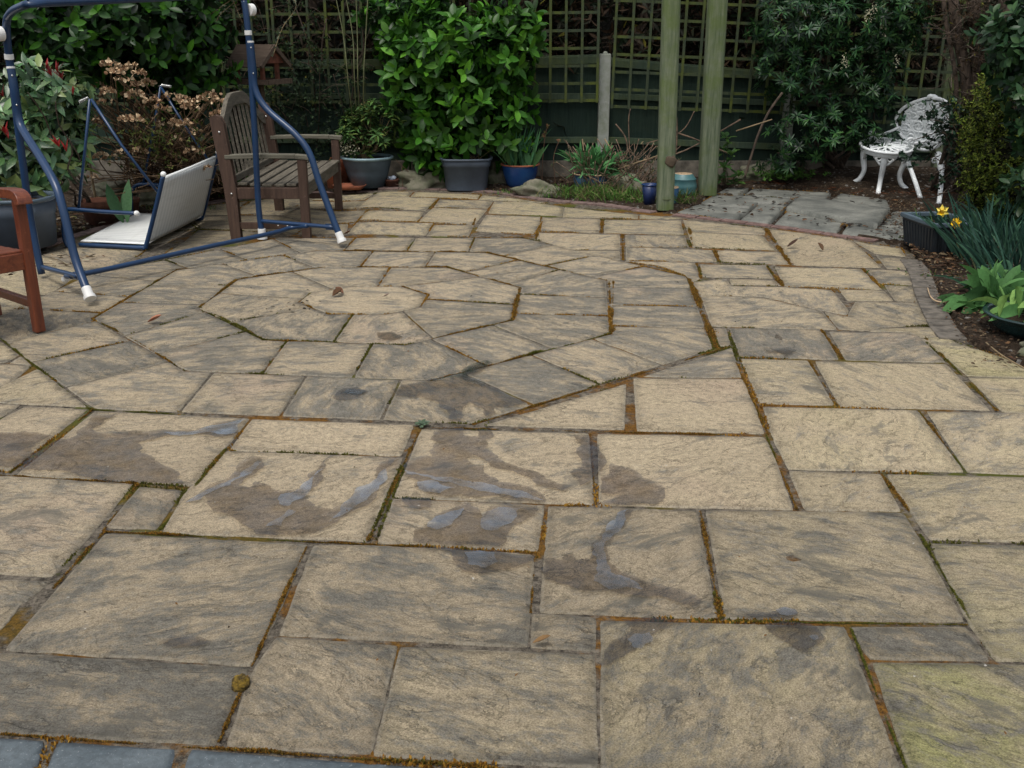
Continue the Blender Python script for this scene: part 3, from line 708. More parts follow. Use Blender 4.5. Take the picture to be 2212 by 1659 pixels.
# ------------------------------------------------------------------ moss in the joints (uncountable)
def moss():
    pos, H, col = [], [], []
    heavy = [((907, 924), (795, 1164), 16, .3), ((222, 1146), (0, 1392), 20, .5), ((296, 1043), (222, 1142), 14, .1), ((488, 966), (345, 1140), 12, .7), ((662, 1176), (545, 1430), 10, .2), ((545, 1430), (472, 1598), 12, .4), ((1155, 1200), (1146, 1320), 12, .2), ((1513, 1099), (1558, 1333), 20, .12), ((1655, 935), (1722, 1097), 10, .5), ((1590, 780), (1660, 935), 10, .25), ((1905, 1020), (1965, 1100), 14, .25), ((1988, 1150), (2150, 1425), 8, .9), ((1985, 885), (2088, 1015), 10, .6), ((1748, 776), (1808, 872), 14, .1), ((1775, 710), (1820, 773), 14, .05), ((2000, 729), (2155, 884), 12, .4), ((1489, 600), (1548, 749), 22, .1), ((1275, 933), (1287, 1086), 14, .35), ((1020, 914), (1576, 746), 8, .35), ((198, 884), (0, 728), 9, .9), ((202, 880), (20, 1018), 9, .5), ((910, 920), (1650, 937), 7, .3), ((1656, 573), (1692, 616), 14, .05), ((1485, 475), (1498, 534), 10, .05), ((1655, 494), (1708, 570), 14, .1), ((1345, 505), (1346, 560), 12, .05), ((1301, 472), (1300, 502), 10, .05), ((1543, 538), (1554, 565), 10, .05), ((1864, 579), (1905, 622), 10, .1), ((1170, 466), (1158, 515), 8, .05), ((1505, 568), (1514, 600), 10, .05), ((0, 1023), (295, 1041), 8, .1), ((220, 1144), (1165, 1190), 8, .4), ((1556, 1337), (2090, 1344), 8, .7), ((0, 1580), (1090, 1655), 10, .3), ((200, 882), (400, 892), 9, .9), ((1316, 606), (1322, 715), 12, .25), ((1122, 622), (1108, 688), 11, .3), ((696, 575), (965, 575), 7, .1), ((965, 575), (1125, 619), 8, .3), ((1107, 689), (876, 742), 7, .5), ((684, 539), (1047, 543), 6, .1), ((1047, 543), (1311, 603), 7, .2), ((1320, 718), (930, 819), 6, .5), ((290, 732), (400, 798), 7, .4), ((381, 581), (684, 539), 7, .1), ((199, 686), (381, 581), 6, .4), ((926, 634), (869, 616), 6, .2), ((514, 601), (696, 575), 6, .1), ((430, 660), (575, 732), 10, .6), ((575, 733), (700, 736), 9, .8), ((205, 688), (290, 732), 9, .6), ((510, 602), (432, 660), 10, .15), ((930, 640), (910, 660), 9, .3), ((650, 650), (690, 672), 9, .1), ((1022, 484), (1030, 462), 8, .05), ((1325, 606), (1322, 715), 6, .2), ((2103, 1345), (2140, 1425), 8, .8), ((1838, 1352), (1960, 1660), 5, .9), ((862, 1392), (858, 1450), 8, .6), ((1880, 1018), (2088, 1018), 7, .3)]
    for a, b, wpx, green in heavy:
        A, B = P(*a), P(*b); L = (B - A).length; mid = (A + B) / 2; wd = wpx * mid.length / F * .42
        if abs(a[0] - b[0]) > 2.2 * abs(a[1] - b[1]): wd = wpx * mid.length / F * .5
        wd = min(wd, .028)
        n = int(L * (8500 if mid.y < 4.6 else 4200) * max(.5, wd / .02)); d = (B - A).normalized(); s = Vector((-d.y, d.x, 0))
        for _ in range(n):
            t = random.random(); q = A.lerp(B, t)
            c = noise.noise(Vector((q.x * 5, q.y * 5, 3.3))) + .45 * noise.noise(Vector((q.x * 19, q.y * 19, 8)))
            if c < random.uniform(-.32, .10): continue
            r = random.gauss(0, .42)
            q = q + s * (wd * r * (.7 + c)) ; zz = zlow(q.x, q.y)
            pos.append((q.x, q.y, zz - .009 + .004 * max(0, c))); H.append(random.uniform(.45, 1.0) * (.006 if mid.y < 4.6 else .009) * (1 + 1.5 * max(0, c)) * (1 - .5 * min(1, abs(r))))
            g = noise.noise(Vector((q.x * 1.7, q.y * 1.7, 7))) + green * 1.3 - .78 + random.uniform(-.15, .15)
            col.append(random.choice([(.105, .115, .022), (.07, .085, .018), (.15, .13, .03)]) if g > 0 else random.choice([(.25, .125, .022), (.16, .075, .016), (.33, .185, .035), (.09, .048, .016), (.12, .10, .03)]))
    for ins, low in EDGES:
        n = len(ins); cx = sum(p.x for p in ins) / n; cy = sum(p.y for p in ins) / n
        for i in range(n):
            a, b = ins[i], ins[(i + 1) % n]; L = (b - a).length
            if L < .02 or a.y < 1.5: continue
            nn = Vector(((b - a).y, -(b - a).x, 0)).normalized()
            m = int(L * 520)
            for _ in range(m):
                q = a.lerp(b, random.random())
                c = noise.noise(Vector((q.x * 2.3, q.y * 2.3, 1.3))) + .4 * noise.noise(Vector((q.x * 12, q.y * 12, 2)))
                if c < random.uniform(.15, .45): continue
                q = q + nn * random.uniform(0, .008)
                pos.append((q.x, q.y, -.010 + (zlow(q.x, q.y) if low else 0))); H.append(random.uniform(.006, .013))
                g = noise.noise(Vector((q.x * .9, q.y * .9, 7))) - .1 + random.uniform(-.1, .1) + (.25 if q.x < -.4 and q.y < 5.5 else 0)
                col.append(random.choice([(.10, .10, .02), (.07, .07, .018)]) if g > 0 else random.choice([(.28, .14, .022), (.17, .08, .016), (.33, .19, .035)]))
    pos = np.array(pos); n = len(pos); d = RNG.normal(0, .55, (n, 3)); d[:, 2] = 1
    return leaf_arrays(pos, d, rnd_dirs(n), np.array(H), np.array(H) * .62, np.array(col), 'tiny', .2, .1)
tag(put_arrays('moss', [moss()], M['moss']), 'orange and green moss growing in the joints of the patio', 'moss', kind='stuff')

# ------------------------------------------------------------------ standing water and wet stone
def c4(l): return [(x * .36765, 813.2 + y * .36765) for x, y in l]
def c5(l): return [(745.5 + x * .36765, 813.2 + y * .36765) for x, y in l]
def c6(l): return [(1398.7 + x * .36765, 813.2 + y * .36765) for x, y in l]
def cb(l): return [(609.9 + x * .33702, 406.6 + y * .33702) for x, y in l]
WET = [c4([(480, 300), (560, 225), (720, 215), (600, 275), (540, 310), (640, 335), (850, 325), (950, 310), (1150, 315), (1290, 265), (1440, 240), (1380, 340), (1300, 355), (1150, 335), (980, 345), (820, 385), (830, 450), (910, 490), (990, 530), (1040, 600), (1080, 620), (850, 620), (500, 590), (120, 550), (220, 440), (330, 375), (450, 345)]),
 c4([(-200, 330), (0, 325), (150, 320), (300, 345), (190, 440), (80, 535), (-100, 520)]),
 c4([(1480, 465), (1540, 475), (1550, 510), (1500, 570), (1430, 610), (1400, 640), (1470, 650), (1500, 615), (1560, 630), (1600, 660), (1700, 670), (1790, 630), (1810, 570), (1870, 540), (1960, 460), (1990, 460), (1890, 560), (1880, 620), (1800, 720), (1850, 760), (1950, 780), (2060, 710), (2212, 560), (2290, 480), (2350, 470), (2270, 620), (2212, 670), (2000, 830), (1850, 920), (1700, 930), (1500, 925), (1400, 850), (1250, 790), (1200, 700), (1080, 740), (1200, 660), (1350, 590), (1400, 510)]),
 c5([(520, 320), (600, 300), (700, 300), (700, 345), (780, 352), (780, 305), (850, 315), (880, 350), (830, 370), (825, 420), (900, 480), (1000, 520), (1100, 550), (1180, 600), (1330, 640), (1280, 670), (1180, 650), (1100, 610), (1080, 590), (960, 550), (850, 530), (820, 490), (750, 460), (720, 480), (740, 510), (820, 520), (830, 570), (900, 620), (1060, 640), (1170, 700), (1180, 736), (1000, 722), (800, 705), (670, 690), (500, 690), (410, 650), (430, 610), (350, 560), (370, 500), (440, 465), (510, 470), (520, 400), (570, 390), (500, 370)]),
 c5([(330, 712), (500, 712), (500, 770), (420, 780), (350, 750)]),
 c5([(570, 790), (640, 770), (720, 740), (780, 770), (810, 820), (860, 760), (950, 745), (1130, 758), (1140, 780), (1050, 850), (960, 920), (900, 1000), (780, 985), (500, 975), (390, 965), (400, 910), (480, 870), (560, 860), (520, 830)]),
 c5([(1340, 340), (1430, 345), (1450, 600), (1380, 640), (1320, 560), (1390, 500), (1390, 400)]),
 c5([(1560, 510), (1640, 530), (1720, 560), (1800, 610), (1880, 650), (1880, 710), (1830, 750), (1500, 740), (1560, 720), (1620, 680), (1540, 690), (1500, 680), (1500, 600), (1560, 570)]),
 c5([(1620, 775), (1690, 775), (1680, 820), (1620, 890), (1570, 960), (1550, 1050), (1600, 1130), (1700, 1170), (1850, 1220), (2000, 1260), (2100, 1310), (2080, 1350), (2000, 1340), (1920, 1310), (1800, 1290), (1600, 1270), (1450, 1260), (1300, 1220), (1180, 1190), (1170, 1070), (1280, 1075), (1300, 1035), (1340, 1040), (1360, 1080), (1440, 1070), (1440, 1010), (1500, 940), (1560, 880)]),
 c5([(450, 1003), (660, 1010), (900, 1022), (1110, 1045), (1110, 1080), (1000, 1120), (850, 1150), (750, 1155), (660, 1110), (620, 1030)]),
 c5([(1520, 1655), (1560, 1560), (1640, 1520), (1680, 1480), (1620, 1425), (2000, 1430), (1900, 1450), (1830, 1500), (1800, 1570), (1700, 1610), (1600, 1659), (1500, 1700)]),
 c6([(700, 1385), (780, 1355), (860, 1362), (890, 1390), (850, 1415), (720, 1410), (560, 1400)]),
 c6([(690, 1452), (900, 1446), (1000, 1470), (1050, 1540), (980, 1580), (920, 1620), (850, 1590), (780, 1540)]),
 cb([(950, 1220), (1150, 1200), (1290, 1120), (1310, 1100), (1350, 1120), (1250, 1180), (1170, 1200), (1400, 1300), (1560, 1370), (1500, 1390), (1350, 1400), (1360, 1440), (1300, 1460), (1200, 1370), (1150, 1440), (1140, 1500), (1060, 1480), (1050, 1420), (1000, 1370), (880, 1330), (740, 1330), (700, 1290), (760, 1260), (900, 1240)]),
 cb([(330, 1330), (400, 1280), (480, 1270), (560, 1300), (480, 1350), (360, 1360)]),
 cb([(610, 920), (700, 920), (770, 950), (720, 975), (640, 970)]),
 [(1640, 751), (1665, 757), (1700, 750), (1722, 757), (1712, 766), (1690, 764), (1660, 761)], [(345, 1385), (370, 1372), (410, 1374), (455, 1383), (440, 1392), (400, 1396), (362, 1398)]]
DEEP = [c4([(950, 325), (1150, 320), (1330, 275), (1440, 250), (1380, 335), (1330, 342), (1250, 328), (1000, 342)]),
 c4([(1090, 740), (1230, 660), (1400, 590), (1500, 500), (1540, 500), (1450, 580), (1350, 640), (1180, 720)]), c4([(1650, 690), (1760, 660), (1860, 560), (1900, 540), (1800, 700), (1700, 760), (1640, 750)]),
 c4([(1560, 880), (1700, 780), (1740, 790), (1650, 880)]), c4([(1930, 860), (2050, 720), (2212, 600), (2270, 540), (2230, 640), (2080, 770)]),
 c5([(350, 550), (450, 575), (620, 590), (800, 620), (950, 660), (1080, 690), (1170, 725), (1000, 712), (850, 680), (650, 630), (480, 590), (360, 570)]), c5([(420, 620), (520, 610), (640, 650), (560, 685), (430, 660)]),
 c5([(800, 800), (900, 765), (1050, 765), (1000, 830), (900, 900), (820, 900)]), c5([(480, 880), (600, 800), (700, 770), (660, 830), (540, 900)]),
 c5([(1600, 800), (1660, 780), (1640, 850), (1560, 950), (1530, 1050), (1560, 1150), (1700, 1200), (1750, 1250), (1550, 1250), (1460, 1200), (1480, 1100), (1450, 1040), (1510, 950)]),
 c5([(1700, 1510), (1790, 1500), (1800, 1560), (1740, 1600), (1690, 1590), (1660, 1540)]), c5([(700, 1030), (880, 1035), (900, 1090), (820, 1130), (720, 1100)]),
 c6([(750, 1366), (820, 1355), (870, 1370), (880, 1395), (820, 1405), (770, 1390)]), c6([(950, 1525), (990, 1515), (1010, 1535), (980, 1550)]),
 cb([(930, 1225), (1150, 1180), (1300, 1100), (1350, 1115), (1240, 1170), (1180, 1195), (1300, 1260), (1280, 1270), (1150, 1205), (960, 1240)]), cb([(380, 1310), (430, 1285), (500, 1285), (540, 1300), (470, 1325)])]
def frac(poly, it=3, amp=.16):
    pts = [Vector(p) for p in poly]
    for k in range(it):
        out = []
        for i in range(len(pts)):
            a, b = pts[i], pts[(i + 1) % len(pts)]; d = b - a; n = Vector((-d.y, d.x, 0))
            out += [a, (a + b) / 2 + n * random.uniform(-amp, amp)]
        pts = out; amp *= .85
    return pts
M['wet'] = water_mat('wet_film', (.68, .655, .63), .24, 1.5); M['pool'] = water_mat('thin_pool', (.90, .92, .95), .10, 4.2)
def film(polys, name, mat, z, label, grow=0):
    mb = MB()
    for q in polys:
        w_ = frac([v + Vector((0, 0, z)) for v in inset([P(x, y, 0) for x, y in q], -grow)] if grow else [P(x, y, z) for x, y in q])
        bm = bmesh.new(); f = None
        try:
            f = bm.faces.new([bm.verts.new(p) for p in w_]); bmesh.ops.triangulate(bm, faces=[f])
            bm.normal_update(); bm.verts.index_update()
            mb.add([v.co.copy() for v in bm.verts], [[v.index for v in (f.verts if f.normal.z > 0 else list(f.verts)[::-1])] for f in bm.faces])
        except ValueError: pass
        bm.free()
    return tag(put(name, mb, mat), label, 'water', kind='structure')
M['damp'] = water_mat('damp_margin', (.86, .855, .85), .5, .5)
film(WET, 'water', M['wet'], .0032, 'wet film of rainwater lying in patches on the patio')
film(DEEP, 'water', M['pool'], .0046, 'shiny blue grey rain puddles on the patio slabs')
# ------------------------------------------------------------------ garden swing frame (its legs stand on the patio)
def ball(mb, c, r, n=8): mb.lump(c, (r, r, r), 0, n, 0, 1)
LF, RF, RB, LB = P(198, 660), P(742, 533), P(567, 516), P(92, 600)
sw = thing('garden_swing_frame', (LF + RF + RB + LB) / 4, 'dark blue tubular steel swing frame with white plastic feet, standing over the bench', 'swing frame')
def leg_side(a, b, up, front, foot, cross, first):
    """a: rear foot, b: front foot; pixel polylines in the plane a-b"""
    U = bez([PL(x, y, a, b) for x, y in up], 6); Fr = bez([PL(x, y, a, b) for x, y in front], 6)
    mb = MB(); mb.tube(U, .0225, 14); put('upright', mb, M['dblue' if 0 else 'blue'], sw, True)
    mb = MB(); mb.tube(Fr, .0245, 14); lg = put('leg', mb, M['blue'], sw, True)
    for k in (0,):
        e = Fr[-1]; d = (Fr[-1] - Fr[-3]).normalized()
        mb = MB(); mb.tube([e - d * .075, e - d * .01], .028, 16); mb.tube([e - d * .02, e + d * .004], .035, 16)
        put('foot', mb, M['white_plastic'], lg, False, .002)
    t = Fr[0]; d = (Fr[1] - Fr[0]).normalized(); mb = MB(); mb.tube([t - d * .006, t + d * .006], .0252, 14); put('cap', mb, M['white_plastic'], lg)
    return U, Fr
# right hand side
U, Fr = leg_side(RB, RF, [(527, 2), (533, 40), (540, 120), (551, 300), (558, 440), (566, 505)], [(541, 90), (546, 140), (552, 195), (578, 237), (636, 288), (668, 330), (690, 395), (722, 480), (739, 522)], 1, 1, 1)
topR = U[0]
e = RB + Vector((0, 0, .0)); mb = MB(); mb.tube([e + Vector((0, 0, .012)), e + Vector((0, 0, .08))], .03, 16); mb.tube([e, e + Vector((0, 0, .028))], .039, 16); put('foot', mb, M['white_plastic'], sw, False, .002)
UL, FL_ = leg_side(LB, LF, [(16, 38), (14, 60), (18, 110), (30, 200), (45, 320), (66, 470), (90, 592)], [(23, 146), (31, 190), (42, 262), (58, 295), (90, 345), (120, 400), (137, 455), (163, 560), (195, 645)], 1, 1, 1)
topL = UL[0]
# white sleeves and hinge knobs
def at_u(U, py):
    best = min(U, key=lambda q: abs(pix(q)[1] - py)); i = U.index(best); d = (U[min(i + 1, len(U) - 1)] - U[max(0, i - 1)]).normalized(); return best, d
def pix(q):
    x, y, z = q.x, q.y, q.z - CAMH; Z = y * math.cos(TH) - z * math.sin(TH); Y = -(y * math.sin(TH) + z * math.cos(TH)); return CX + F * x / Z, CY + F * Y / Z
for UU, py in ((U, 66), (UL, 122)):
    q, d = at_u(UU, py); mb = MB(); mb.tube([q - d * .016, q + d * .016], .0265, 16); put('sleeve', mb, M['white_plastic'], sw, False, .002)
ay = (topR - topL).normalized()
for q, s in ((PL(531, 22, RB, RF), 1), (PL(14, 72, LB, LF), -1)):
    mb = MB(); mb.tube([q + ay * .024 * s, q + ay * .065 * s], .042, 22); mb.tube([q + ay * .065 * s, q + ay * .075 * s], .012, 10); k = put('hinge_knob', mb, M['white_plastic'], sw, False, .005)
    mb = MB(); mb.tube([q + ay * .07 * s, q + ay * .095 * s], .004, 6); put('bolt', mb, M['steel'], k)
# top bar: from the left upright over to the right upright
tl = PL(30, 22, LB, LF); tl2 = PL(62, 8, LB, LF)
tr_ = PL(520, -12, RB, RF); a = tl2.lerp(tr_, .02); mb = MB()
mb.tube(bez([UL[0], tl, tl2.lerp(tr_, .0) + Vector((0, 0, .0))], 6) + bez([tl2.lerp(tr_, .06), tl2.lerp(tr_, .5) + Vector((0, 0, -.0)), tr_.lerp(tl2, .04), tr_ + (U[0] - tr_) * .4, U[0]], 6), .0225, 14)
put('top_bar', mb, M['blue'], sw, True)
# bolts on the legs, chrome strip
for UU, ys, a, b in ((Fr, (107, 160), RB, RF), (FL_, (165, 226), LB, LF)):
    for py in ys:
        q, d = at_u(UU, py); tocam = (Vector((0, 0, CAMH)) - q).normalized(); mb = MB(); ball(mb, q + tocam * .0245, .006, 6); put('bolt', mb, M['steel'], sw, True)
q1 = PL(535, 96, RB, RF); q2 = PL(539, 163, RB, RF); tc = (Vector((0, 0, CAMH)) - q1).normalized(); mb = MB(); mb.tube([q1 + tc * .023, q2 + tc * .023], .0022, 6); put('trim_strip', mb, M['white_plastic'], sw)
# foot bars and the long stretcher
cR0, cR1 = PL(561, 477, RB, RF), PL(722, 491, RB, RF); cL0, cL1 = PL(92, 577, LB, LF), PL(168, 597, LB, LF)
for p0, p1, bmp in ((cR0, cR1, (639, 488)), (cL0, cL1, (142, 600))):
    mb = MB(); mb.tube(bez([p0, p0.lerp(p1, .5), p1], 5), .015, 12); cb_ = put('foot_bar', mb, M['blue'], sw, True)
    mb = MB(); d = (p1 - p0).normalized(); mb.frame(p1 - d * .03, d, d.cross(Vector((0, 0, 1))).normalized(), Vector((0, 0, 1)), .09, .012, .045); put('bracket', mb, M['blue'], cb_, bevel=.003)
mR = cR0.lerp(cR1, .46); mL = cL0.lerp(cL1, .68)
mb = MB(); mb.tube(bez([mR + Vector((.12, -.07, -.004)), mR + Vector((-.02, 0, -.03)), mR.lerp(mL, .12) + Vector((0, 0, -.035)), mR.lerp(mL, .5) + Vector((0, 0, -.03)), mR.lerp(mL, .88) + Vector((0, 0, -.03)), mL + Vector((.0, .02, -.02)), mL + Vector((.07, -.08, -.0))], 6), .0165, 12)
st_ = put('stretcher', mb, M['blue'], sw, True)
for q in (P(641, 488, .085), P(145, 601, .06)):
    mb = MB(); ball(mb, q + Vector((0, -.03, 0)), .022, 10); put('end_cap', mb, M['white_plastic'], st_, True)
for x, y in ((622, 487), (602, 486)):
    mb = MB(); ball(mb, P(x, y, .095) + Vector((0, -.02, 0)), .006, 6); put('bolt', mb, M['steel'], st_, True)

# ------------------------------------------------------------------ swing seat, off its hooks and lying on the patio
A, B_, C_, D_ = PZ(173, 534) + Vector((0, 0, .02)), PZ(317, 541) + Vector((0, 0, .02)), PZ(438, 478) + Vector((0, 0, .02)), PZ(302, 470) + Vector((0, 0, .02))
ss = thing('swing_seat', (A + B_ + C_ + D_) / 4 - Vector((0, 0, .04)), 'white sling swing seat with blue tube arms lying on the paving', 'swing seat')
def nearp(x, y): return PL(x, y, A, B_)
def farp(x, y): return PL(x, y, D_, C_)
def tubep(name, pts, r, parent=ss, m='blue', n=12):
    mb = MB(); mb.tube(pts, r, n); return put(name, mb, M[m], parent, True)
tN, tF = nearp(353, 378), farp(471, 330)
tubep('side_tube', bez([A, A.lerp(B_, .5), B_.lerp(A, .06), B_ + Vector((0, 0, .02)), B_.lerp(tN, .5), tN], 6), .0165)
tubep('side_tube', bez([D_, D_.lerp(C_, .5), C_.lerp(D_, .06), C_ + Vector((0, 0, .02)), C_.lerp(tF, .5), tF], 6), .0165)
for q in (tN, tF):
    mb = MB(); ball(mb, q + Vector((0, 0, .005)), .021, 9); put('end_cap', mb, M['white_plastic'], ss, True)
tubep('arm', bez([nearp(147, 533), nearp(139, 515), nearp(137, 480), nearp(139, 459), nearp(152, 452), nearp(220, 457), nearp(293, 461)], 6), .0155)
tubep('arm', bez([farp(302, 471), farp(286, 462), farp(284, 440), farp(284, 414), farp(296, 400), farp(320, 398), farp(344, 400)], 6), .0155)
mb = MB(); ball(mb, nearp(295, 461), .021, 9); put('end_cap', mb, M['white_plastic'], ss, True)
apN, apF = nearp(197, 214), farp(347, 187)
tubep('hanger_bar', [apN - Vector((.01, 0, 0)), nearp(183, 330), nearp(170, 452)], .0105); tubep('hanger_bar', [apN, nearp(262, 313), nearp(340, 414)], .0105)
tubep('hanger_bar', [apF, farp(328, 300), farp(309, 399)], .0105); tubep('hanger_bar', [apF, farp(395, 265), farp(458, 358)], .0105)
def spring(a, b, r=.012, n=12):
    pts = []
    a, b = Vector(a), Vector(b); d = (b - a); s = d.orthogonal().normalized(); t = d.cross(s).normalized()
    for i in range(n * 8 + 1):
        an = 2 * math.pi * i / 8; pts.append(a + d * (i / (n * 8)) + s * math.cos(an) * r + t * math.sin(an) * r)
    return pts
mb = MB(); mb.tube(spring(apF + Vector((.01, 0, .01)), apF + Vector((.085, 0, .0))), .0028, 5); mb.tube([apF - Vector((.02, 0, 0)), apF + Vector((.02, 0, .012))], .006, 6); put('spring', mb, M['steel'], ss, True)
mb = MB(); mb.tube(spring(apN + Vector((-.02, 0, .01)), apN + Vector((-.09, 0, -.02)), .009, 9), .0028, 5); put('spring', mb, M['steel'], ss, True)
# sling
m, nt, b = newmat('ribbed_white_sling'); co = nt.nodes.new('ShaderNodeUVMap').outputs[0]
wv = nt.nodes.new('ShaderNodeTexWave'); wv.inputs['Scale'].default_value = 6.5; wv.inputs['Distortion'].default_value = .8; nt.links.new(co, wv.inputs['Vector']); wv.inputs['Detail'].default_value = 2
c = mix(nt, wv.outputs['Fac'], (.62, .64, .62), (.74, .75, .73)); c = mix(nt, ramp(nt, noise_t(nt, mapping(nt, co, (1, 3, 1)), 3, 5, .6), [(.5, 0.), (.75, .35)]), c, (.38, .38, .33))
nt.links.new(c, b.inputs['Base Color']); b.inputs['Roughness'].default_value = .55; bump(nt, b, wv.outputs['Fac'], .3, .002); M['sling'] = m
def sheet(name, a, b, c, d, sag, n=14, parent=ss, off=Vector((0, 0, 0))):
    """a-b and d-c are the two tube sides; a-d and b-c the free edges"""
    V, Fq, UV = [], [], []
    nn = (b - a).cross(d - a).normalized()
    for i in range(n + 1):
        for j in range(n + 1):
            u, v = i / n, j / n; q = a.lerp(b, u).lerp(d.lerp(c, u), v) + nn * sag * math.sin(math.pi * v) * (.5 + .5 * math.sin(math.pi * u)) + off
            V.append(q); UV.append((v, u))
    for i in range(n):
        for j in range(n):
            k = i * (n + 1) + j; Fq.append((k, k + 1, k + n + 2, k + n + 1))
    o_ = world_off(parent); me = bpy.data.meshes.new(name); me.from_pydata([tuple(v - o_) for v in V], [], Fq); me.materials.append(M['sling'])
    uvl = me.uv_layers.new(name='UVMap'); li = [l.vertex_index for l in me.loops]
    for k, l in enumerate(li): uvl.data[k].uv = UV[l]
    me.polygons.foreach_set('use_smooth', [True] * len(me.polygons))
    o = bpy.data.objects.new(name, me); C.objects.link(o); o.parent = parent
    s = o.modifiers.new('solid', 'SOLIDIFY'); s.thickness = .004; return o
up_ = Vector((0, 0, .02))
sheet('seat_sling', A.lerp(D_, .015) + up_, B_.lerp(C_, .015) + up_, C_.lerp(B_, .015) + up_, D_.lerp(A, .015) + up_, .012)
# back sling, rolled over the top
ax = (tF - tN).normalized(); bN = B_.lerp(tN, .06); bF = C_.lerp(tF, .06); tN2 = tN.lerp(B_, .07); tF2 = tF.lerp(C_, .07)
sheet('back_sling', bN + ax * .016, tN2 + ax * .016, tF2 - ax * .016, bF - ax * .016, -.02)
mb = MB(); mb.tube([tN2 + ax * .02 + Vector((-.01, .0, .004)), tN2.lerp(tF2, .5) + Vector((-.01, 0, .0)), tF2 - ax * .02 + Vector((-.01, 0, .004))], .014, 10); put('hem', mb, M['sling'], ss, True)
mb = MB(); q = A.lerp(D_, .45); mb.tube([q + Vector((.17, .1, .03)), q + Vector((.26, .1, .03))], .003, 5); 

# ------------------------------------------------------------------ weathered bench behind the swing
M['teak_grey'] = wood_mat('weathered_teak', (.055, .049, .038), (.145, .128, .098), 'y', .85, .2)
M['teak_grey_x'] = wood_mat('weathered_teak_arm', (.075, .07, .055), (.17, .16, .12), 'x', .85, .2)
M['teak_brown'] = wood_mat('brown_teak', (.040, .023, .016), (.080, .047, .032), 'z', .7, .3)
bx0, bx1, by0, by1, bz = -2.15, -1.60, 7.78, 9.30, -.045
bn = thing('garden_bench', ((bx0 + bx1) / 2, (by0 + by1) / 2, bz), 'weathered wooden two seater bench with an arched slatted back', 'bench')
def wpart(name, parent, mat, *beams, bevel=.004):
    mb = MB()
    for a, b, wd, ht in beams: mb.beam(a, b, wd, ht)
    return put(name, mb, M[mat], parent, bevel=bevel)
S = .435   # seat height
def bench_pt(x, y, z): return Vector((x, y, bz + z))
lean = -.17
topN = D(469, 268, by0)
for y in (by0, by1):
    # back leg: upright below the seat, raked above, rounded head
    prof = [(-.03, 0), (.035, 0), (.03, .42), (-.02, .90), (-.04, .945), (-.075, .96), (-.11, .94), (-.105, .89), (-.05, .42)]
    mb = MB(); n = len(prof); mb.add([bench_pt(bx0 + px, y - .033, pz) for px, pz in prof] + [bench_pt(bx0 + px, y + .033, pz) for px, pz in prof], [tuple(range(n)), tuple(range(2 * n - 1, n - 1, -1))] + [(i, (i + 1) % n + 0, (i + 1) % n + n, i + n) for i in range(n)])
    lg = put('leg', mb, M['teak_brown'], bn, bevel=.006)
    mb = MB()
    for zz, xx in ((.84, -.05), (.38, .0)): mb = MB(); ball(mb, bench_pt(bx0 + xx, y - .034, zz), .009, 6); put('bolt', mb, M['steel'], lg, True)
    wpart('leg', bn, 'teak_brown', (bench_pt(bx1, y, 0), bench_pt(bx1, y, .635), .066, .062))
    # arm with a small down-curve
    mb = MB(); z0 = .655
    pts = [bench_pt(bx0 - .03, y, z0), bench_pt(bx0 + .25, y, z0 + .008), bench_pt(bx1 - .05, y, z0 + .004), bench_pt(bx1 + .06, y, z0 - .006)]
    for a, b in zip(pts[:-1], pts[1:]): mb.beam(a, b, .075, .034)
    put('arm', mb, M['teak_grey_x'], bn, bevel=.006)
    wpart('side_rail', bn, 'teak_brown', (bench_pt(bx0, y, S - .055), bench_pt(bx1, y, S - .055), .04, .085))
    wpart('stretcher', bn, 'teak_brown', (bench_pt(bx0, y, .13), bench_pt(bx1, y, .13), .035, .05))
wpart('front_rail', bn, 'teak_grey', (bench_pt(bx1 + .0, by0 + .03, S - .04), bench_pt(bx1 + .0, by1 - .03, S - .04), .04, .085))
wpart('back_rail', bn, 'teak_brown', (bench_pt(bx0, by0, S - .04), bench_pt(bx0, by1, S - .04), .04, .07))
for i in range(6):
    x = bx0 + .075 + i * (bx1 - bx0 - .06) / 5.2; zz = S + .012 - .012 * math.sin(math.pi * i / 5)
    wpart('seat_slat', bn, 'teak_grey', (bench_pt(x, by0 - .02 + .035, zz), bench_pt(x, by1 + .02 - .035, zz), .074, .02))
def arch(t):   # height of the top rail along the bench
    u = abs(t - .5) * 2
    return .87 + .22 * sst((.98 - u) / .80)
def backx(z): return bx0 - .02 - (z - .40) * .14
mb = MB(); K = 40; V = []
for i in range(K + 1):
    t = i / K; y = by0 + (by1 - by0) * t; zt = arch(t); zb_ = arch(t) - .095
    for dx in (-.018, .018):
        V.append(bench_pt(backx(zb_) + dx, y, zb_)); V.append(bench_pt(backx(zt) + dx, y, zt))
Fq = []
for i in range(K):
    a = i * 4; b = a + 4
    Fq += [(a, b, b + 1, a + 1), (a + 2, a + 3, b + 3, b + 2), (a + 1, b + 1, b + 3, a + 3), (a, a + 2, b + 2, b)]
Fq += [(0, 1, 3, 2), (K * 4, K * 4 + 2, K * 4 + 3, K * 4 + 1)]
mb.add(V, Fq); put('top_rail', mb, M['teak_grey'], bn, bevel=.004)
for i in range(11):
    t = (i + 1) / 12; y = by0 + (by1 - by0) * t; zt = arch(t) - .09
    wpart('back_slat', bn, 'teak_grey', (bench_pt(backx(S + .03), y, S + .02), bench_pt(backx(zt), y, zt), .022, .008), bevel=.002)
wpart('lower_back_rail', bn, 'teak_grey', (bench_pt(backx(S + .03), by0 + .03, S + .03), bench_pt(backx(S + .03), by1 - .03, S + .03), .03, .05))

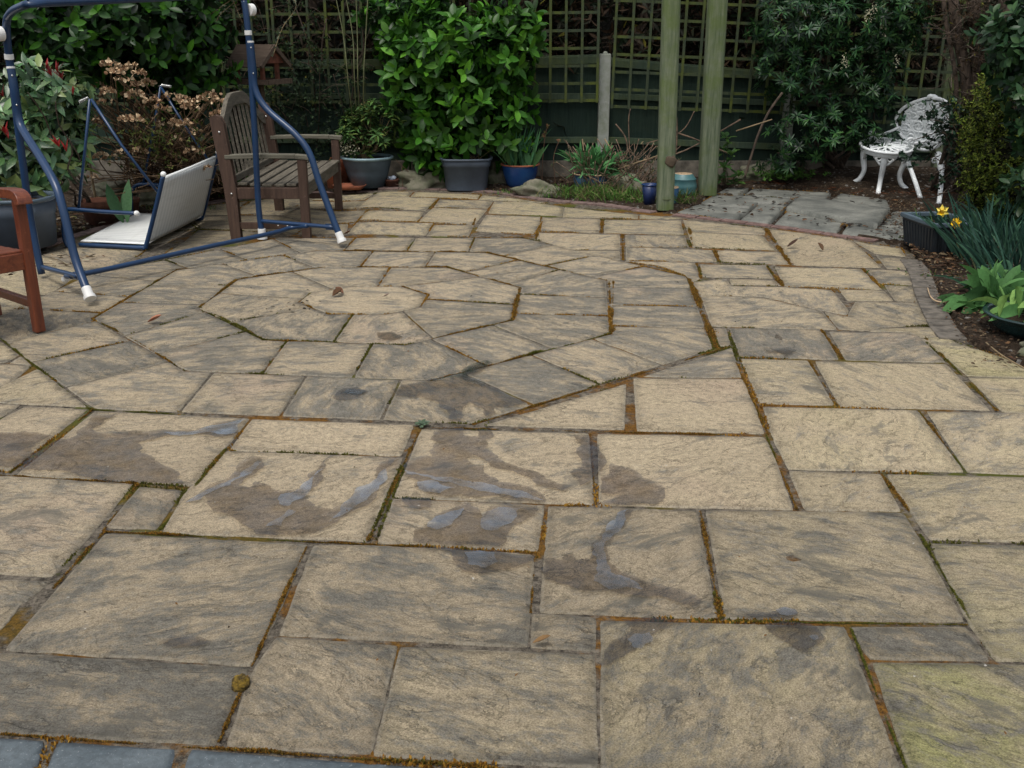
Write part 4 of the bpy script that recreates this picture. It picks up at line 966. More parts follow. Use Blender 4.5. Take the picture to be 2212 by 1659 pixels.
# ------------------------------------------------------------------ oiled red brown armchair at the left edge
M['oiled'] = wood_mat('oiled_hardwood', (.075, .017, .008), (.16, .040, .015), 'z', .38, .5)
M['oiled_x'] = wood_mat('oiled_hardwood_arm', (.085, .020, .009), (.18, .050, .020), 'x', .34, .5)
L0 = P(85, 716); av = Vector((-.77, .64, 0)).normalized(); bv = Vector((-.64, -.77, 0)).normalized()
tp = D(64, 432, L0.y).z
ch = thing('garden_armchair', L0 + av * .27 + bv * .27, 'reddish brown oiled hardwood garden armchair cut off by the left edge', 'armchair')
def cp(a, b, z): return L0 + av * a + bv * b + Vector((0, 0, z))
def cbeam(name, p, q, wd, ht, mat='oiled', bevel=.005):
    mb = MB(); mb.beam(p, q, wd, ht, Vector((0, 0, 1)) if abs((q - p).normalized().z) < .9 else bv); return put(name, mb, M[mat], ch, bevel=bevel)
for b_ in (0, .52):
    cbeam('leg', cp(0, b_, 0), cp(0.0, b_, tp), .05, .052)
    cbeam('leg', cp(.5, b_, 0), cp(.56, b_, .92), .05, .052)
    pts = [cp(-.055, b_, tp - .018), cp(-.045, b_, tp + .012), cp(0, b_, tp + .030), cp(.12, b_, tp + .026), cp(.30, b_, tp + .012), cp(.53, b_, tp + .02)]
    mb = MB(); V = []
    pts = bez(pts, 5)
    for i, q in enumerate(pts):
        d = (pts[min(i + 1, len(pts) - 1)] - pts[max(0, i - 1)]).normalized(); u = bv.cross(d).normalized(); wv_ = .04 - .006 * math.sin(3 * i / len(pts)); ht = .024 if 1 else 0
        for s1, s2 in ((-1, -1), (1, -1), (1, 1), (-1, 1)): V.append(q + bv * wv_ * s1 + u * ht * s2)
    n = len(pts); Fq = [(i * 4 + k, i * 4 + (k + 1) % 4, (i + 1) * 4 + (k + 1) % 4, (i + 1) * 4 + k) for i in range(n - 1) for k in range(4)] + [(3, 2, 1, 0), ((n - 1) * 4, (n - 1) * 4 + 1, (n - 1) * 4 + 2, (n - 1) * 4 + 3)]
    mb.add(V, Fq); put('arm', mb, M['oiled_x'], ch, bevel=.006)
    cbeam('stretcher', cp(.0, b_, .15), cp(.5, b_, .15), .03, .045, 'oiled_x')
    cbeam('side_rail', cp(.0, b_, .385), cp(.5, b_, .365), .028, .07, 'oiled_x')
cbeam('front_rail', cp(0, 0, .385), cp(0, .52, .385), .028, .09, 'oiled_x'); cbeam('back_rail', cp(.5, 0, .365), cp(.5, .52, .365), .028, .07)
for i in range(6): cbeam('seat_slat', cp(.03 + i * .085, .02, .435 - .004 * i), cp(.03 + i * .085, .5, .435 - .004 * i), .07, .016, 'oiled_x')
for i in range(6): cbeam('back_slat', cp(.512, .06 + i * .08, .44), cp(.552, .06 + i * .08, .86), .04, .014)
cbeam('top_rail', cp(.556, 0, .885), cp(.556, .52, .885), .03, .08, 'oiled_x')

# ------------------------------------------------------------------ pots
M['pot_grey'] = simple('grey_plastic', (.07, .10, .125), .5, .12, 6, .12, .002, spec=.4)
M['pot_grey2'] = simple('slate_plastic', (.062, .080, .105), .55, .1, 6, .12, .002, spec=.4)
M['pot_rim'] = simple('weathered_rim', (.19, .28, .31), .5, .15, 8, .1, .002)
M['glaze'] = simple('blue_glaze', (.012, .045, .16), .22, .25, 7, .08, .002, col2=(.02, .07, .19), spec=.6)
M['glaze2'] = simple('worn_blue_glaze', (.02, .085, .20), .35, .2, 12, .1, .002, col2=(.06, .13, .19))
M['teal'] = simple('teal_glaze', (.045, .13, .14), .4, .2, 9, .15, .002, col2=(.08, .18, .18))
M['terracotta'] = simple('terracotta', (.30, .095, .045), .85, .2, 9, .3, .003)
M['terracotta_dark'] = simple('dirty_terracotta', (.13, .05, .028), .9, .3, 6, .4, .003)
M['pot_navy'] = simple('navy_glaze', (.012, .025, .085), .35, .2, 7, .08, .002)
M['clay'] = simple('bare_clay_rim', (.42, .30, .18), .8, .15, 14, .2, .002)
M['pot_green'] = simple('dark_green_glaze', (.012, .035, .035), .25, .2, 7, .08, .002, spec=.6)
M['black_plastic'] = simple('black_plastic', (.018, .024, .030), .5, .15, 7, .1, .002)
def pot(name, c, prof, mat, label, rim=None, rimmat=None, sq=0, n=40, soil_r=None, soil_z=None, group=None, rz=0, cat='plant pot', sx=1.):
    t = thing(name, c, label, cat, group)
    mb = MB(); mb.lathe(c, prof, n, sq, sx, rz); put('body', mb, M[mat], t, True)
    if rim: mb = MB(); mb.lathe(c, rim + [rim[0]], n, sq, sx, rz); put('rim', mb, M[rimmat or mat], t, True)
    if soil_r:
        mb = MB(); mb.lathe(c, [(soil_r, soil_z), (.001, soil_z + .015)], 24, sq, sx, rz); put('compost', mb, M['soil'], t, True)
    return t
def hollow(prof, wall=.012): return [(.001, prof[0][1])] + prof + [(r - wall, z) for r, z in prof[::-1]][:-1]
def potdim(xl, xr, ybase, ytop):
    c = P((xl + xr) / 2, ybase); Y = c.y; w_ = (xr - xl) * scl(Y) * .99; h = D((xl + xr) / 2, ytop, Y).z; return c, Y, w_, h
c, Y, w_, h = potdim(737, 845, 407, 333); c.y += w_ * .30; P1 = c.copy(); r = w_ / 2
h = D(790, 337, c.y).z
pot('plant_pot', c, hollow([(r * .62, 0), (r * .80, h * .45), (r * .84, h * .62), (r * .86, h * .64), (r * .93, h * .9), (r * .94, h * .92)]), 'pot_grey', 'large round grey blue pot with a pale rim holding a narrow leaved shrub', [(r * .93, h * .9), (r * 1.0, h * .93), (r * 1.015, h * .965), (r * .99, h * 1.0), (r * .93, h * 1.005), (r * .9, h * .97)], 'pot_rim', soil_r=r * .9, soil_z=h * .9)
H1 = h
c, Y, w_, h = potdim(948, 1064, 412, 336); c.y += w_ * .30; P2 = c.copy(); r = w_ / 2; h = D(1005, 338, c.y).z; H2 = h
pot('plant_pot', c, hollow([(r * .73, 0), (r * .74, .01), (r * .82, h * .72), (r * .86, h * .735), (r * .90, h * .94)]), 'pot_grey2', 'large slate grey square pot with rounded corners and a few leafy sprigs', [(r * .89, h * .93), (r * .94, h * .94), (r * .95, h * .99), (r * .92, h * 1.0), (r * .86, h * 1.0), (r * .85, h * .95)], 'pot_grey2', sq=.62, n=64, soil_r=r * .8, soil_z=h * .9, rz=.08)
c, Y, w_, h = potdim(1084, 1163, 408, 352); c.y += w_ * .3; P3 = c.copy(); r = w_ / 2; h = D(1124, 354, c.y).z; H3 = h
pot('plant_pot', c, hollow([(r * .62, 0), (r * .74, h * .2), (r * .9, h * .62), (r * .95, h * .9), (r * .96, h * .97)]), 'glaze', 'deep blue glazed pot with a terracotta rim, full of bulb leaves', [(r * .93, h * .95), (r * 1.02, h * .96), (r * 1.03, h * 1.), (r * .99, h * 1.02), (r * .92, h * 1.0)], 'terracotta', soil_r=r * .88, soil_z=h * .9)
c, Y, w_, h = potdim(1240, 1318, 415, 372); c.y += .12; P4 = c.copy(); r = w_ / 2; h = D(1278, 374, c.y).z; H4 = h
pot('plant_pot', c, hollow([(r * .62, 0), (r * .86, h * .3), (r * .97, h * .7), (r * .93, h * .93), (r * .98, h * .97)]), 'glaze2', 'worn bright blue pot with a sandy rim beside the concrete post', [(r * .93, h * .96), (r * 1.03, h * .965), (r * 1.04, h * 1.), (r * .98, h * 1.03), (r * .92, h * 1.0)], 'clay', soil_r=r * .88, soil_z=h * .92)
# upturned barrel shaped pot
c, Y, w_, h = potdim(1450, 1506, 424, 372); c.y += .1; r = w_ / 2; h = D(1478, 375, c.y).z
t = pot('plant_pot', c, [(r * .8, 0), (r * .9, .02), (r * .93, .03), (r * .9, .04), (r * 1.0, h * .35), (r * 1.0, h * .5), (r * .9, h * .72), (r * .93, h * .74), (r * .93, h * .78), (r * .88, h * .8), (r * .68, h * .97), (r * .64, h)], 'teal', 'upturned teal ribbed pot showing its bare clay base, between the two posts')
mb = MB(); mb.lathe(c, [(r * .645, h * .985), (r * .62, h * 1.012), (r * .12, h * 1.012), (r * .10, h * .99), (.001, h * .99)], 32); put('base', mb, M['clay'], t, True)
c = P(1405, 446); c.y += .10; r = .07; h = .19
pot('plant_pot', c, hollow([(r * .7, 0), (r * .9, h * .5), (r, h * .98)]), 'pot_navy', 'small dark blue pot tucked behind twigs left of the thick post', [(r * .97, h * .95), (r * 1.08, h * .96), (r * 1.08, h), (r * .9, h)], 'glaze', soil_r=r * .85, soil_z=h * .85)
c = P(1449, 440); c.y += .08; r = .085; h = D(1449, 404, c.y).z
t = pot('plant_pot', c, [(r * 1.0, 0), (r * .95, .04), (r * .98, .05), (r * .95, .06), (r * .93, h * .9), (r * .9, h)], 'glaze2', 'small upturned teal pot with a sandy base touching the thick post')
mb = MB(); mb.lathe(c, [(r * .92, h * .96), (r * .92, h * 1.02), (.001, h * 1.02)], 28); put('base', mb, M['clay'], t, True)
# left grey pot, partly behind the armchair
c = P(40, 535); c.y += .12; r = .26; h = D(75, 422, c.y).z
pot('plant_pot', c, hollow([(r * .8, 0), (r * .86, h * .6), (r * .89, h * .62), (r * .93, h * .9)]), 'pot_grey2', 'large dark grey pot standing behind the oiled armchair', [(r * .92, h * .91), (r * 1.0, h * .93), (r * 1.01, h * .99), (r * .97, h), (r * .9, h * .97)], 'pot_grey', sq=.3, n=48, soil_r=r * .86, soil_z=h * .86)
# terracotta
def tpot(c, r, h, label, mat='terracotta', low=.72):
    return pot('terracotta_pot', c, hollow([(r * low, 0), (r * .92, h * .74), (r * 1.0, h * .76), (r * 1.02, h)], .008), mat, label, soil_r=r * .88, soil_z=h * .78, group=None)
c = PZ(208, 487); c.y += .1; tpot(c, .155, .20, 'broad terracotta pot under the hydrangea, behind the swing seat', 'terracotta_dark')
c = PZ(262, 470); c.y += .12; tpot(c, .13, .15, 'low dirty terracotta pot beside the tulip leaves', 'terracotta_dark', .85)
c = P(728, 410); c.y += .42; tpot(c, .13, .27, 'taller terracotta pot behind the front leg of the bench')
c = P(716, 410); c.y += .15; tpot(c, .085, .20, 'smaller ribbed terracotta pot nearest the bench leg')
c = P(846, 404); c.y += .06; tpot(c, .075, .075, 'shallow terracotta pot holding a blue and white scrap, right of the round grey pot', 'terracotta_dark', .85)
mb = MB(); mb.lump(c + Vector((0, -.02, .085)), (.04, .02, .022), 3, 10, .6, 2.5); tag(put('paper_scrap', mb, simple('blue_white_paper', (.55, .62, .72), .6, .4, 25, 0), None, True), 'crumpled blue and white scrap in the shallow terracotta pot', 'scrap')
c = P(755, 409); c.y += .03
pot('plant_saucer', c, [(.001, 0), (.085, 0), (.115, .045), (.107, .045), (.08, .01), (.001, .01)], 'terracotta', 'bright orange square saucer on the edge of the bed by the round grey pot', sq=.5, n=40, cat='saucer', sx=1.5)

# trough on the right
c = (P(1975, 500) + P(2055, 552)) / 2
tA = P(1972, 552); Yt = tA.y
ztop = D(1990, 482, Yt).z
t = thing('plant_trough', P(2010, 552) + Vector((0, .22, 0)), 'black ribbed plastic trough with a flat rim beside the daffodils', 'trough')
cy = Yt + .24; cx = D(2030, 470, cy).x; hw, hl = .175, .25
rot = .12
def rect(hw, hl, z): return [Vector((cx + x * math.cos(rot) - y * math.sin(rot), cy + x * math.sin(rot) + y * math.cos(rot), z)) for x, y in ((-hw, -hl), (hw, -hl), (hw, hl), (-hw, hl))]
mb = MB(); v = rect(hw * .78, hl * .85, 0) + rect(hw * .92, hl * .95, ztop - .03) + rect(hw * .86, hl * .9, ztop - .03) + rect(hw * .8, hl * .85, ztop - .07)
mb.add(v, [(3, 2, 1, 0)] + [(k * 4 + i, k * 4 + (i + 1) % 4, k * 4 + 4 + (i + 1) % 4, k * 4 + 4 + i) for k in range(2) for i in range(4)]); put('body', mb, M['black_plastic'], t)
mb = MB()
for i in range(11):
    f = (i + .5) / 11
    a0, a1 = rect(hw * .78, hl * .85, .01), rect(hw * .92, hl * .95, ztop - .05)
    mb.beam(a0[0].lerp(a0[1], f), a1[0].lerp(a1[1], f), .014, .012, Vector((0, 1, 0))); mb.beam(a0[3].lerp(a0[0], f), a1[3].lerp(a1[0], f), .014, .012, Vector((1, 0, 0)))
put('rib', mb, M['black_plastic'], t)
mb = MB(); o1, i1 = rect(hw * 1.0, hl * 1.0, ztop), rect(hw * .82, hl * .86, ztop); o2, i2 = rect(hw * 1.0, hl * 1.0, ztop - .032), rect(hw * .82, hl * .86, ztop - .032)
mb.add(o1 + i1 + o2 + i2, [(i, (i + 1) % 4, 4 + (i + 1) % 4, 4 + i) for i in range(4)] + [(8 + i, 8 + (i + 1) % 4, (i + 1) % 4, i) for i in range(4)] + [(4 + i, 4 + (i + 1) % 4, 12 + (i + 1) % 4, 12 + i) for i in range(4)] + [(12 + i, 12 + (i + 1) % 4, 8 + (i + 1) % 4, 8 + i) for i in range(4)])
put('rim', mb, M['pot_grey'], t, bevel=.006)
mb = MB(); mb.add(rect(hw * .84, hl * .88, ztop - .06), [(0, 1, 2, 3)]); put('compost', mb, M['soil'], t)
TR = (cx, cy, ztop)
c = P(2262, 738); c.y += .13; r = .26; h = D(2230, 676, c.y).z; P5 = c.copy(); H5 = h
pot('plant_pot', c, hollow([(r * .6, 0), (r * .82, h * .4), (r * .95, h * .85), (r * .97, h * .9)]), 'pot_green', 'dark green glazed bowl pot cut off by the right edge', [(r * .95, h * .88), (r * 1.03, h * .92), (r * 1.03, h * .98), (r * .96, h), (r * .9, h * .95)], 'pot_green', soil_r=r * .88, soil_z=h * .85)

# ------------------------------------------------------------------ rocks
M['rock'] = simple('lichened_rock', (.17, .155, .115), .95, .3, 7, .9, .012, col2=(.075, .085, .045), fine=25)
def rock(x, y, rad, seed, label, rz=0, dz=.02, dy=0):
    c = P(x, y); c.y += dy; rad = (rad[0] * .88, rad[1], rad[2] * .85); mb = MB(); mb.lump(c + Vector((0, 0, rad[2] * .30 + dz)), rad, seed, 22, .55, 1.7, rz); tag(put('rock', mb, M['rock'], None, True), label, 'rock', 'rocks along the back bed')
rock(915, 408, (.30, .16, .15), 2, 'wedge shaped mossy rock between the two large grey pots', .0, -.02, .18)
rock(1162, 424, (.23, .14, .12), 5, 'pale rounded boulder in front of the deep blue pot', 0, -.01, .1)
rock(1070, 408, (.13, .12, .17), 8, 'upright dark rock between the square grey pot and the blue pot', 0, 0, .3)
rock(1365, 425, (.22, .14, .16), 11, 'dull rock half hidden by grass left of the posts', 0, 0, .25)
rock(1655, 400, (.28, .16, .15), 14, 'dark rock behind the slate path under the shrub', .2, 0, .3)
rock(2235, 742, (.16, .10, .09), 17, 'brown rock at the right hand edge of the patio', .2, 0, -.16)
rock(318, 440, (.2, .14, .11), 21, 'mossy rock by the tulip leaves behind the swing seat', 0, 0, .2)
rock(205, 455, (.2, .12, .09), 24, 'flat grey rock above the broad terracotta pot', 0, .1, .5)
# ------------------------------------------------------------------ fence, trellis, posts
M['fence'] = board_mat('dark_green_board', (.008, .019, .014), (.018, .036, .026), (.03, .045, .025), .35)
M['rail'] = board_mat('algae_rail', (.030, .05, .035), (.06, .085, .055), (.075, .095, .03), .6)
M['trellis'] = board_mat('algae_trellis', (.020, .032, .020), (.045, .058, .030), (.070, .088, .013), .9)
M['post'] = board_mat('algae_round_post', (.055, .08, .045), (.17, .19, .125), (.085, .12, .03), .75)
M['concrete'] = simple('weathered_concrete', (.27, .285, .26), .95, .25, 9, .6, .004, col2=(.18, .20, .15), fine=50)
M['gravelboard'] = simple('concrete_board', (.13, .115, .09), .95, .25, 9, .6, .004)
FY = 11.0
def fpos(px): return D(px, 200, FY).x
XL, XP, XR2, XR3 = fpos(560) - .4, fpos(1304), fpos(1705), fpos(2040)
def fence_panel(x0, x1, y0, y1, zt0, zt1, label, drop0=0., drop1=0.):
    t = thing('garden_fence', ((x0 + x1) / 2, (y0 + y1) / 2, 0), label, 'fence', 'close boarded fence panels')
    L = x1 - x0; n = int(L / .125); mb = MB()
    def at(f): return x0 + L * f, y0 + (y1 - y0) * f, zt0 + (zt1 - zt0) * f, drop0 + (drop1 - drop0) * f
    for i in range(n):
        x, y, zt, dr = at((i + .5) / n)
        mb.frame(Vector((x, y + (.006 if i % 2 else -.002) + .02, (.19 + zt) / 2)), Vector((1, 0, 0)), Vector((0, 1, 0)), Vector((0, 0, 1)), L / n + .012, .014, zt - .19)
    put('boards', mb, M['fence'], t)
    for zz, wd, mm in ((None, .075, 'rail'), (.87, .06, 'rail'), (.42, .065, 'rail')):
        mb = MB(); xa, ya, za, da = at(0); xb, yb, zb, db = at(1)
        z0, z1 = (za - .03, zb - .03) if zz is None else (zz + da, zz + db)
        mb.beam((xa, ya - .022, z0), (xb, yb - .022, z1), .04, wd); put('rail', mb, M[mm], t, bevel=.004)
    mb = MB(); xa, ya, za, _ = at(0); xb, yb, zb, _ = at(1); mb.beam((xa, ya, za + .012), (xb, yb, zb + .012), .07, .02); put('capping', mb, M['rail'], t, bevel=.003)
    mb = MB(); mb.box(((x0 + x1) / 2, (y0 + y1) / 2, .09), (L, .05, .22)); put('gravel_board', mb, M['gravelboard'], t, bevel=.004)
zt = D(1300, 118, FY).z
zL = D(1138, 128, FY).z
fence_panel(XP - 1.9, XP - .05, FY, FY, zL - .02, zt - .02, 'dark green boarded fence panel left of the concrete post, behind the big laurel')
fence_panel(XP - 3.85, XP - 1.95, FY, FY, zL - .03, zL - .02, 'dark green boarded fence panel behind the bare stems and bird table')
fence_panel(XP - 5.8, XP - 3.95, FY, FY, zL - .03, zL - .02, 'dark green boarded fence panel behind the dried hydrangea')
fence_panel(XP + .05, XR2 - .05, FY, FY, zt - .05, zt - .20, 'dark green boarded fence panel behind the two round posts', 0, -.07)
fence_panel(XR2 + .05, XR3 - .05, FY, FY, zt - .32, zt - .36, 'dark green boarded fence panel behind the tall dark shrub', -.07, -.10)
fence_panel(XR3 + .05, XR3 + 1.9, FY, FY, zt - .2, zt - .2, 'dark green boarded fence panel behind the white chair', -.1, -.1)
def cpost(x, top, label, wd=.105, mat='concrete', y=FY - .03, dome=True):
    t = thing('fence_post', (x, y, 0), label, 'post', None); mb = MB(); mb.box((x, y, top / 2 - .02), (wd, .10, top)); put('shaft', mb, M[mat], t, bevel=.008)
    if dome: mb = MB(); mb.lump((x, y, top - .02), (.026, .026, .026), 0, 8, 0, 1); put('cap', mb, M[mat], t, True)
cpost(XP, D(1304, 116, FY - .05).z + .02, 'grey concrete fence post with a rounded nib on top, left of the round posts', .115, y=FY - .06)
cpost(XR2, D(1702, 192, FY).z, 'grey concrete fence post mostly hidden behind the tall dark shrub')
cpost(XR3, D(2030, 98, FY).z, 'pale wooden fence post above the white chair back', .075, 'post', dome=False)
cpost(XR3 + .16, D(2030, 98, FY).z + .35, 'thin grey green upright post just right of the pale wooden one', .04, 'post', dome=False)
def trellis(x0, x1, z0, z1, y, slope, label, step=.172):
    t = thing('trellis_panel', ((x0 + x1) / 2, y, z0), label, 'trellis', 'square trellis panels in front of the fence')
    nv = round((x1 - x0) / step)
    for i in range(nv + 1):
        x = x0 + (x1 - x0) * i / nv; dz = slope * (x - x0); mb = MB(); tw = random.uniform(-.006, .006)
        mb.beam((x, y - .014, z0 + dz), (x + tw + slope * -.9, y - .014, z1 + dz), .026, .017, Vector((0, 1, 0))); put('upright', mb, M['trellis'], t)
    nh = int((z1 - z0) / step)
    for i in range(nh + 1):
        z = z0 + .02 + i * step; mb = MB(); mb.beam((x0 - .01, y + .006, z), (x1 + .01, y + .006, z + slope * (x1 - x0)), .017, .028); put('crossbar', mb, M['trellis'], t)
TY = 10.82
zb = D(1200, 225, TY).z
def tx(px): return D(px, 200, TY).x
trellis(tx(985), tx(1290), zb, 2.35, TY, .012, 'algae green square trellis panel behind and right of the big laurel')
trellis(tx(600), tx(975), zb, 2.35, TY + .02, .0, 'algae green square trellis panel behind the bare stems and bird table')
trellis(tx(200), tx(590), zb - .02, 2.35, TY + .03, .0, 'algae green square trellis panel at the back left behind the laurel hedge')
trellis(tx(1322), tx(1690), D(1330, 234, TY).z, 2.3, TY, -.035, 'algae green square trellis panel behind the two round posts')
trellis(tx(1712), tx(2090), D(1700, 262, TY).z, 2.2, TY + .03, -.03, 'algae green square trellis panel behind the tall dark shrub and white chair')
# two tall round-edged timber posts of the pergola
def rpost(px0, px1, py, ptop, rad, label, seed):
    b = P((px0 + px1) / 2, py); Y = b.y; w_ = (px1 - px0) * scl(Y); topx = D(ptop, 0, Y)
    t = thing('pergola_post', b, label, 'post', None); mb = MB(); o = len(mb.v); Z = [0, .25, .5, .8, 1.2, 1.6, 2.0, 2.6]
    r = .04
    for z in Z:
        f = z / topx.z; c = Vector((b.x + (topx.x - b.x) * f, b.y, z)); hw = w_ / 2; k = .35
        for sx_, sy_ in ((-1, -1), (1, -1), (1, 1), (-1, 1)):
            for j in range(4):
                a0 = {(-1, -1): math.pi, (1, -1): 1.5 * math.pi, (1, 1): 0, (-1, 1): .5 * math.pi}[(sx_, sy_)] + j * math.pi / 6
                ro = r + .006 * noise.noise(Vector((z * 3, seed, j)))
                mb.v.append(c + Vector(((hw - ro) * sx_ * 1 + math.cos(a0) * ro, (hw - ro) * sy_ + math.sin(a0) * ro, 0)))
    n = 16
    for i in range(len(Z) - 1):
        for k2 in range(n): a = i * n + k2; b2 = i * n + (k2 + 1) % n; mb.f.append((a, b2, b2 + n, a + n))
    mb.f.append(tuple((len(Z) - 1) * n + k2 for k2 in range(n)))
    s = put('shaft', mb, M['post'], t, True)
    return t, b, w_
t, b, w_ = rpost(1419, 1453, 452, 1450, .05, 'thick algae green pergola post, the nearer left one of the pair', 1)
mb = MB(); q = b + Vector((-.0, -w_ / 2 - .004, .43)); mb.lump(q + Vector((.02, .006, 0)), (.05, .014, .05), 3, 10, .3, 2); put('knot', mb, simple('dark_knot', (.07, .05, .03), .9), t, True)
mb = MB(); mb.tube([b + Vector((math.cos(a) * w_ * .55, math.sin(a) * w_ * .55, .10)) for a in [i * math.pi / 8 for i in range(17)]], .003, 5); put('tie', mb, M['stem'], t)
rpost(1509, 1545, 420, 1550, .05, 'tall algae green pergola post, the farther right one of the pair', 2)

# ------------------------------------------------------------------ bird table
Yb = 10.0
def bd(x, y, dy=0): return D(x, y, Yb + dy)
M['bt_wood'] = wood_mat('weathered_bird_table', (.055, .038, .028), (.10, .075, .055), 'x', .9, .2); M['bt_red'] = simple('red_brown_board', (.13, .042, .022), .8, .25, 20, .2, .003)
base = P(578, 402); bt = thing('bird_table', (bd(570, 300).x, Yb, 0), 'small wooden bird table with a pitched roof among the dark stems', 'bird table')
px_ = bd(572, 300).x
mb = MB(); mb.beam((px_ + .02, Yb, 0), (px_, Yb, bd(572, 184).z), .045, .045, Vector((0, 1, 0))); put('post', mb, M['bt_wood'], bt, bevel=.003)
zt_ = bd(560, 178).z; xa, xb = bd(513, 178).x, bd(609, 178).x
mb = MB(); mb.box(((xa + xb) / 2, Yb, zt_ - .0), (xb - xa, .34, .02)); put('tray', mb, M['bt_wood'], bt)
for yy in (-.17, .17): mb = MB(); mb.box(((xa + xb) / 2, Yb + yy, zt_ + .012), (xb - xa + .02, .018, .045)); put('tray_edge', mb, M['bt_wood'], bt)
for xx in (xa, xb): mb = MB(); mb.box((xx, Yb, zt_ + .012), (.018, .30, .045)); put('tray_edge', mb, M['bt_wood'], bt)
ze, zr = bd(560, 136).z, bd(560, 105).z; xl, xr = bd(510, 130).x, bd(600, 130).x
for xx in (xa + .06, xb - .09):
    for yy in (-.1, .1): mb = MB(); mb.box((xx, Yb + yy, (zt_ + ze) / 2), (.03, .03, ze - zt_)); put('upright', mb, M['bt_red'], bt)
for s in (-1, 1):
    mb = MB(); mb.beam((xl, Yb + s * .10, (ze + zr) / 2), (xr, Yb + s * .10, (ze + zr) / 2), .26, .014, Vector((0, s * .72, .62)).normalized()); put('roof', mb, M['bt_wood'], bt)
mb = MB(); n_ = [(xr - .02, Yb - .16, ze), (xr - .02, Yb + .16, ze), (xr - .02, Yb, zr)]; mb.add(n_ + [(a - .012, b_, c_) for a, b_, c_ in n_], [(0, 1, 2), (5, 4, 3), (0, 3, 4, 1), (1, 4, 5, 2), (2, 5, 3, 0)]); put('gable', mb, M['bt_red'], bt)
for s in (-1, 1): mb = MB(); mb.beam((xr + .005, Yb + s * .2, ze - .03), (xr + .005, Yb, zr + .02), .02, .035, Vector((0, 0, 1))); put('bargeboard', mb, M['bt_wood'], bt)

bt.rotation_euler = (0, 0, R(-26)); bt.scale = (1.08, 1.08, 1)
# ------------------------------------------------------------------ white cast aluminium chair
M['white_cast'] = simple('white_cast_metal', (.80, .83, .83), .4, .15, 18, .25, .003, col2=(.62, .66, .66))
fA = P(1873, 421)                       # nearest left foot
chy = fA.y + .02
wc = thing('patio_chair', (D(1960, 400, chy + .2).x, chy + .05, 0), 'white cast metal chair with pierced scrollwork under ivy by the hedge', 'chair')
seatc = D(1925, 321, chy + .28); sz = seatc.z; sxr = .25
seatc.x = D(1908, 323, chy + .28).x
mb = MB()
mb.tube([seatc + Vector((math.cos(a) * sxr, math.sin(a) * sxr, 0)) for a in [i * math.pi / 16 for i in range(33)]], .014, 8, False); put('seat_ring', mb, M['white_cast'], wc, True)
mb = MB()
for k in range(14):
    a = k * 2 * math.pi / 14; d = Vector((math.cos(a), math.sin(a), 0)); s = Vector((-d.y, d.x, 0))
    mb.tube(bez([seatc + d * .05, seatc + d * .10 + s * .018, seatc + d * .17 + s * .024, seatc + d * .205], 3), .0095, 6); mb.tube(bez([seatc + d * .05, seatc + d * .10 - s * .018, seatc + d * .17 - s * .024, seatc + d * .205], 3), .0095, 6)
mb.tube([seatc + Vector((math.cos(a) * .05, math.sin(a) * .05, 0)) for a in [i * math.pi / 8 for i in range(17)]], .011, 6, False)
mb.lathe(seatc + Vector((0, 0, -.004)), [(.001, .006), (.045, .004), (.045, -.004), (.001, -.006)], 16)
put('seat', mb, M['white_cast'], wc, True)
def spiral(c, ax1, ax2, r, turns=1.4, n=22, flip=1): return [c + ax1 * (math.cos(flip * t * turns * 2 * math.pi / n) * r * (1 - .8 * t / n)) + ax2 * (math.sin(flip * t * turns * 2 * math.pi / n) * r * (1 - .8 * t / n)) for t in range(n + 1)]
for ang, out in ((-110, 1), (-20, 1), (70, 1), (160, 1)):
    d = Vector((math.cos(R(ang)), math.sin(R(ang)), 0)); s = Vector((-d.y, d.x, 0)); top = seatc + d * .17
    pts = bez([top + Vector((0, 0, -.01)), top + d * .03 + Vector((0, 0, -.08)), top + d * .02 + Vector((0, 0, -.17)), top - d * .0 + Vector((0, 0, -.27)), Vector((seatc.x, seatc.y, 0)) + d * .20 + Vector((0, 0, .05)), Vector((seatc.x, seatc.y, 0)) + d * .245 + Vector((0, 0, .012))], 5)
    mb = MB(); mb.tube(pts, [.040 - .016 * min(1, i / 16) for i in range(len(pts))], 8); mb.lump(pts[-1] + Vector((0, 0, .002)), (.034, .026, .016), 0, 7, .1, 1, R(ang)); lg = put('leg', mb, M['white_cast'], wc, True)
    mb = MB()
    for sg in (-1, 1):
        cc = top + s * sg * .055 + Vector((0, 0, -.075)) + d * .02; mb.tube(spiral(cc, s * sg, Vector((0, 0, 1)), .042, 1.4, 22, 1), .009, 6)
        mb.tube(bez([top + s * sg * .12 + Vector((0, 0, -.01)), top + s * sg * .10 + Vector((0, 0, -.06)) + d * .015, top + s * sg * .03 + Vector((0, 0, -.14)) + d * .02], 4), .010, 6)
    put('scroll', mb, M['white_cast'], lg, True)
mb = MB(); pr_ = [(sxr - .01, -.01), (sxr - .006, -.05), (sxr - .03, -.06)]; mb.lathe(seatc, pr_, 40); put('apron', mb, M['white_cast'], wc, True)
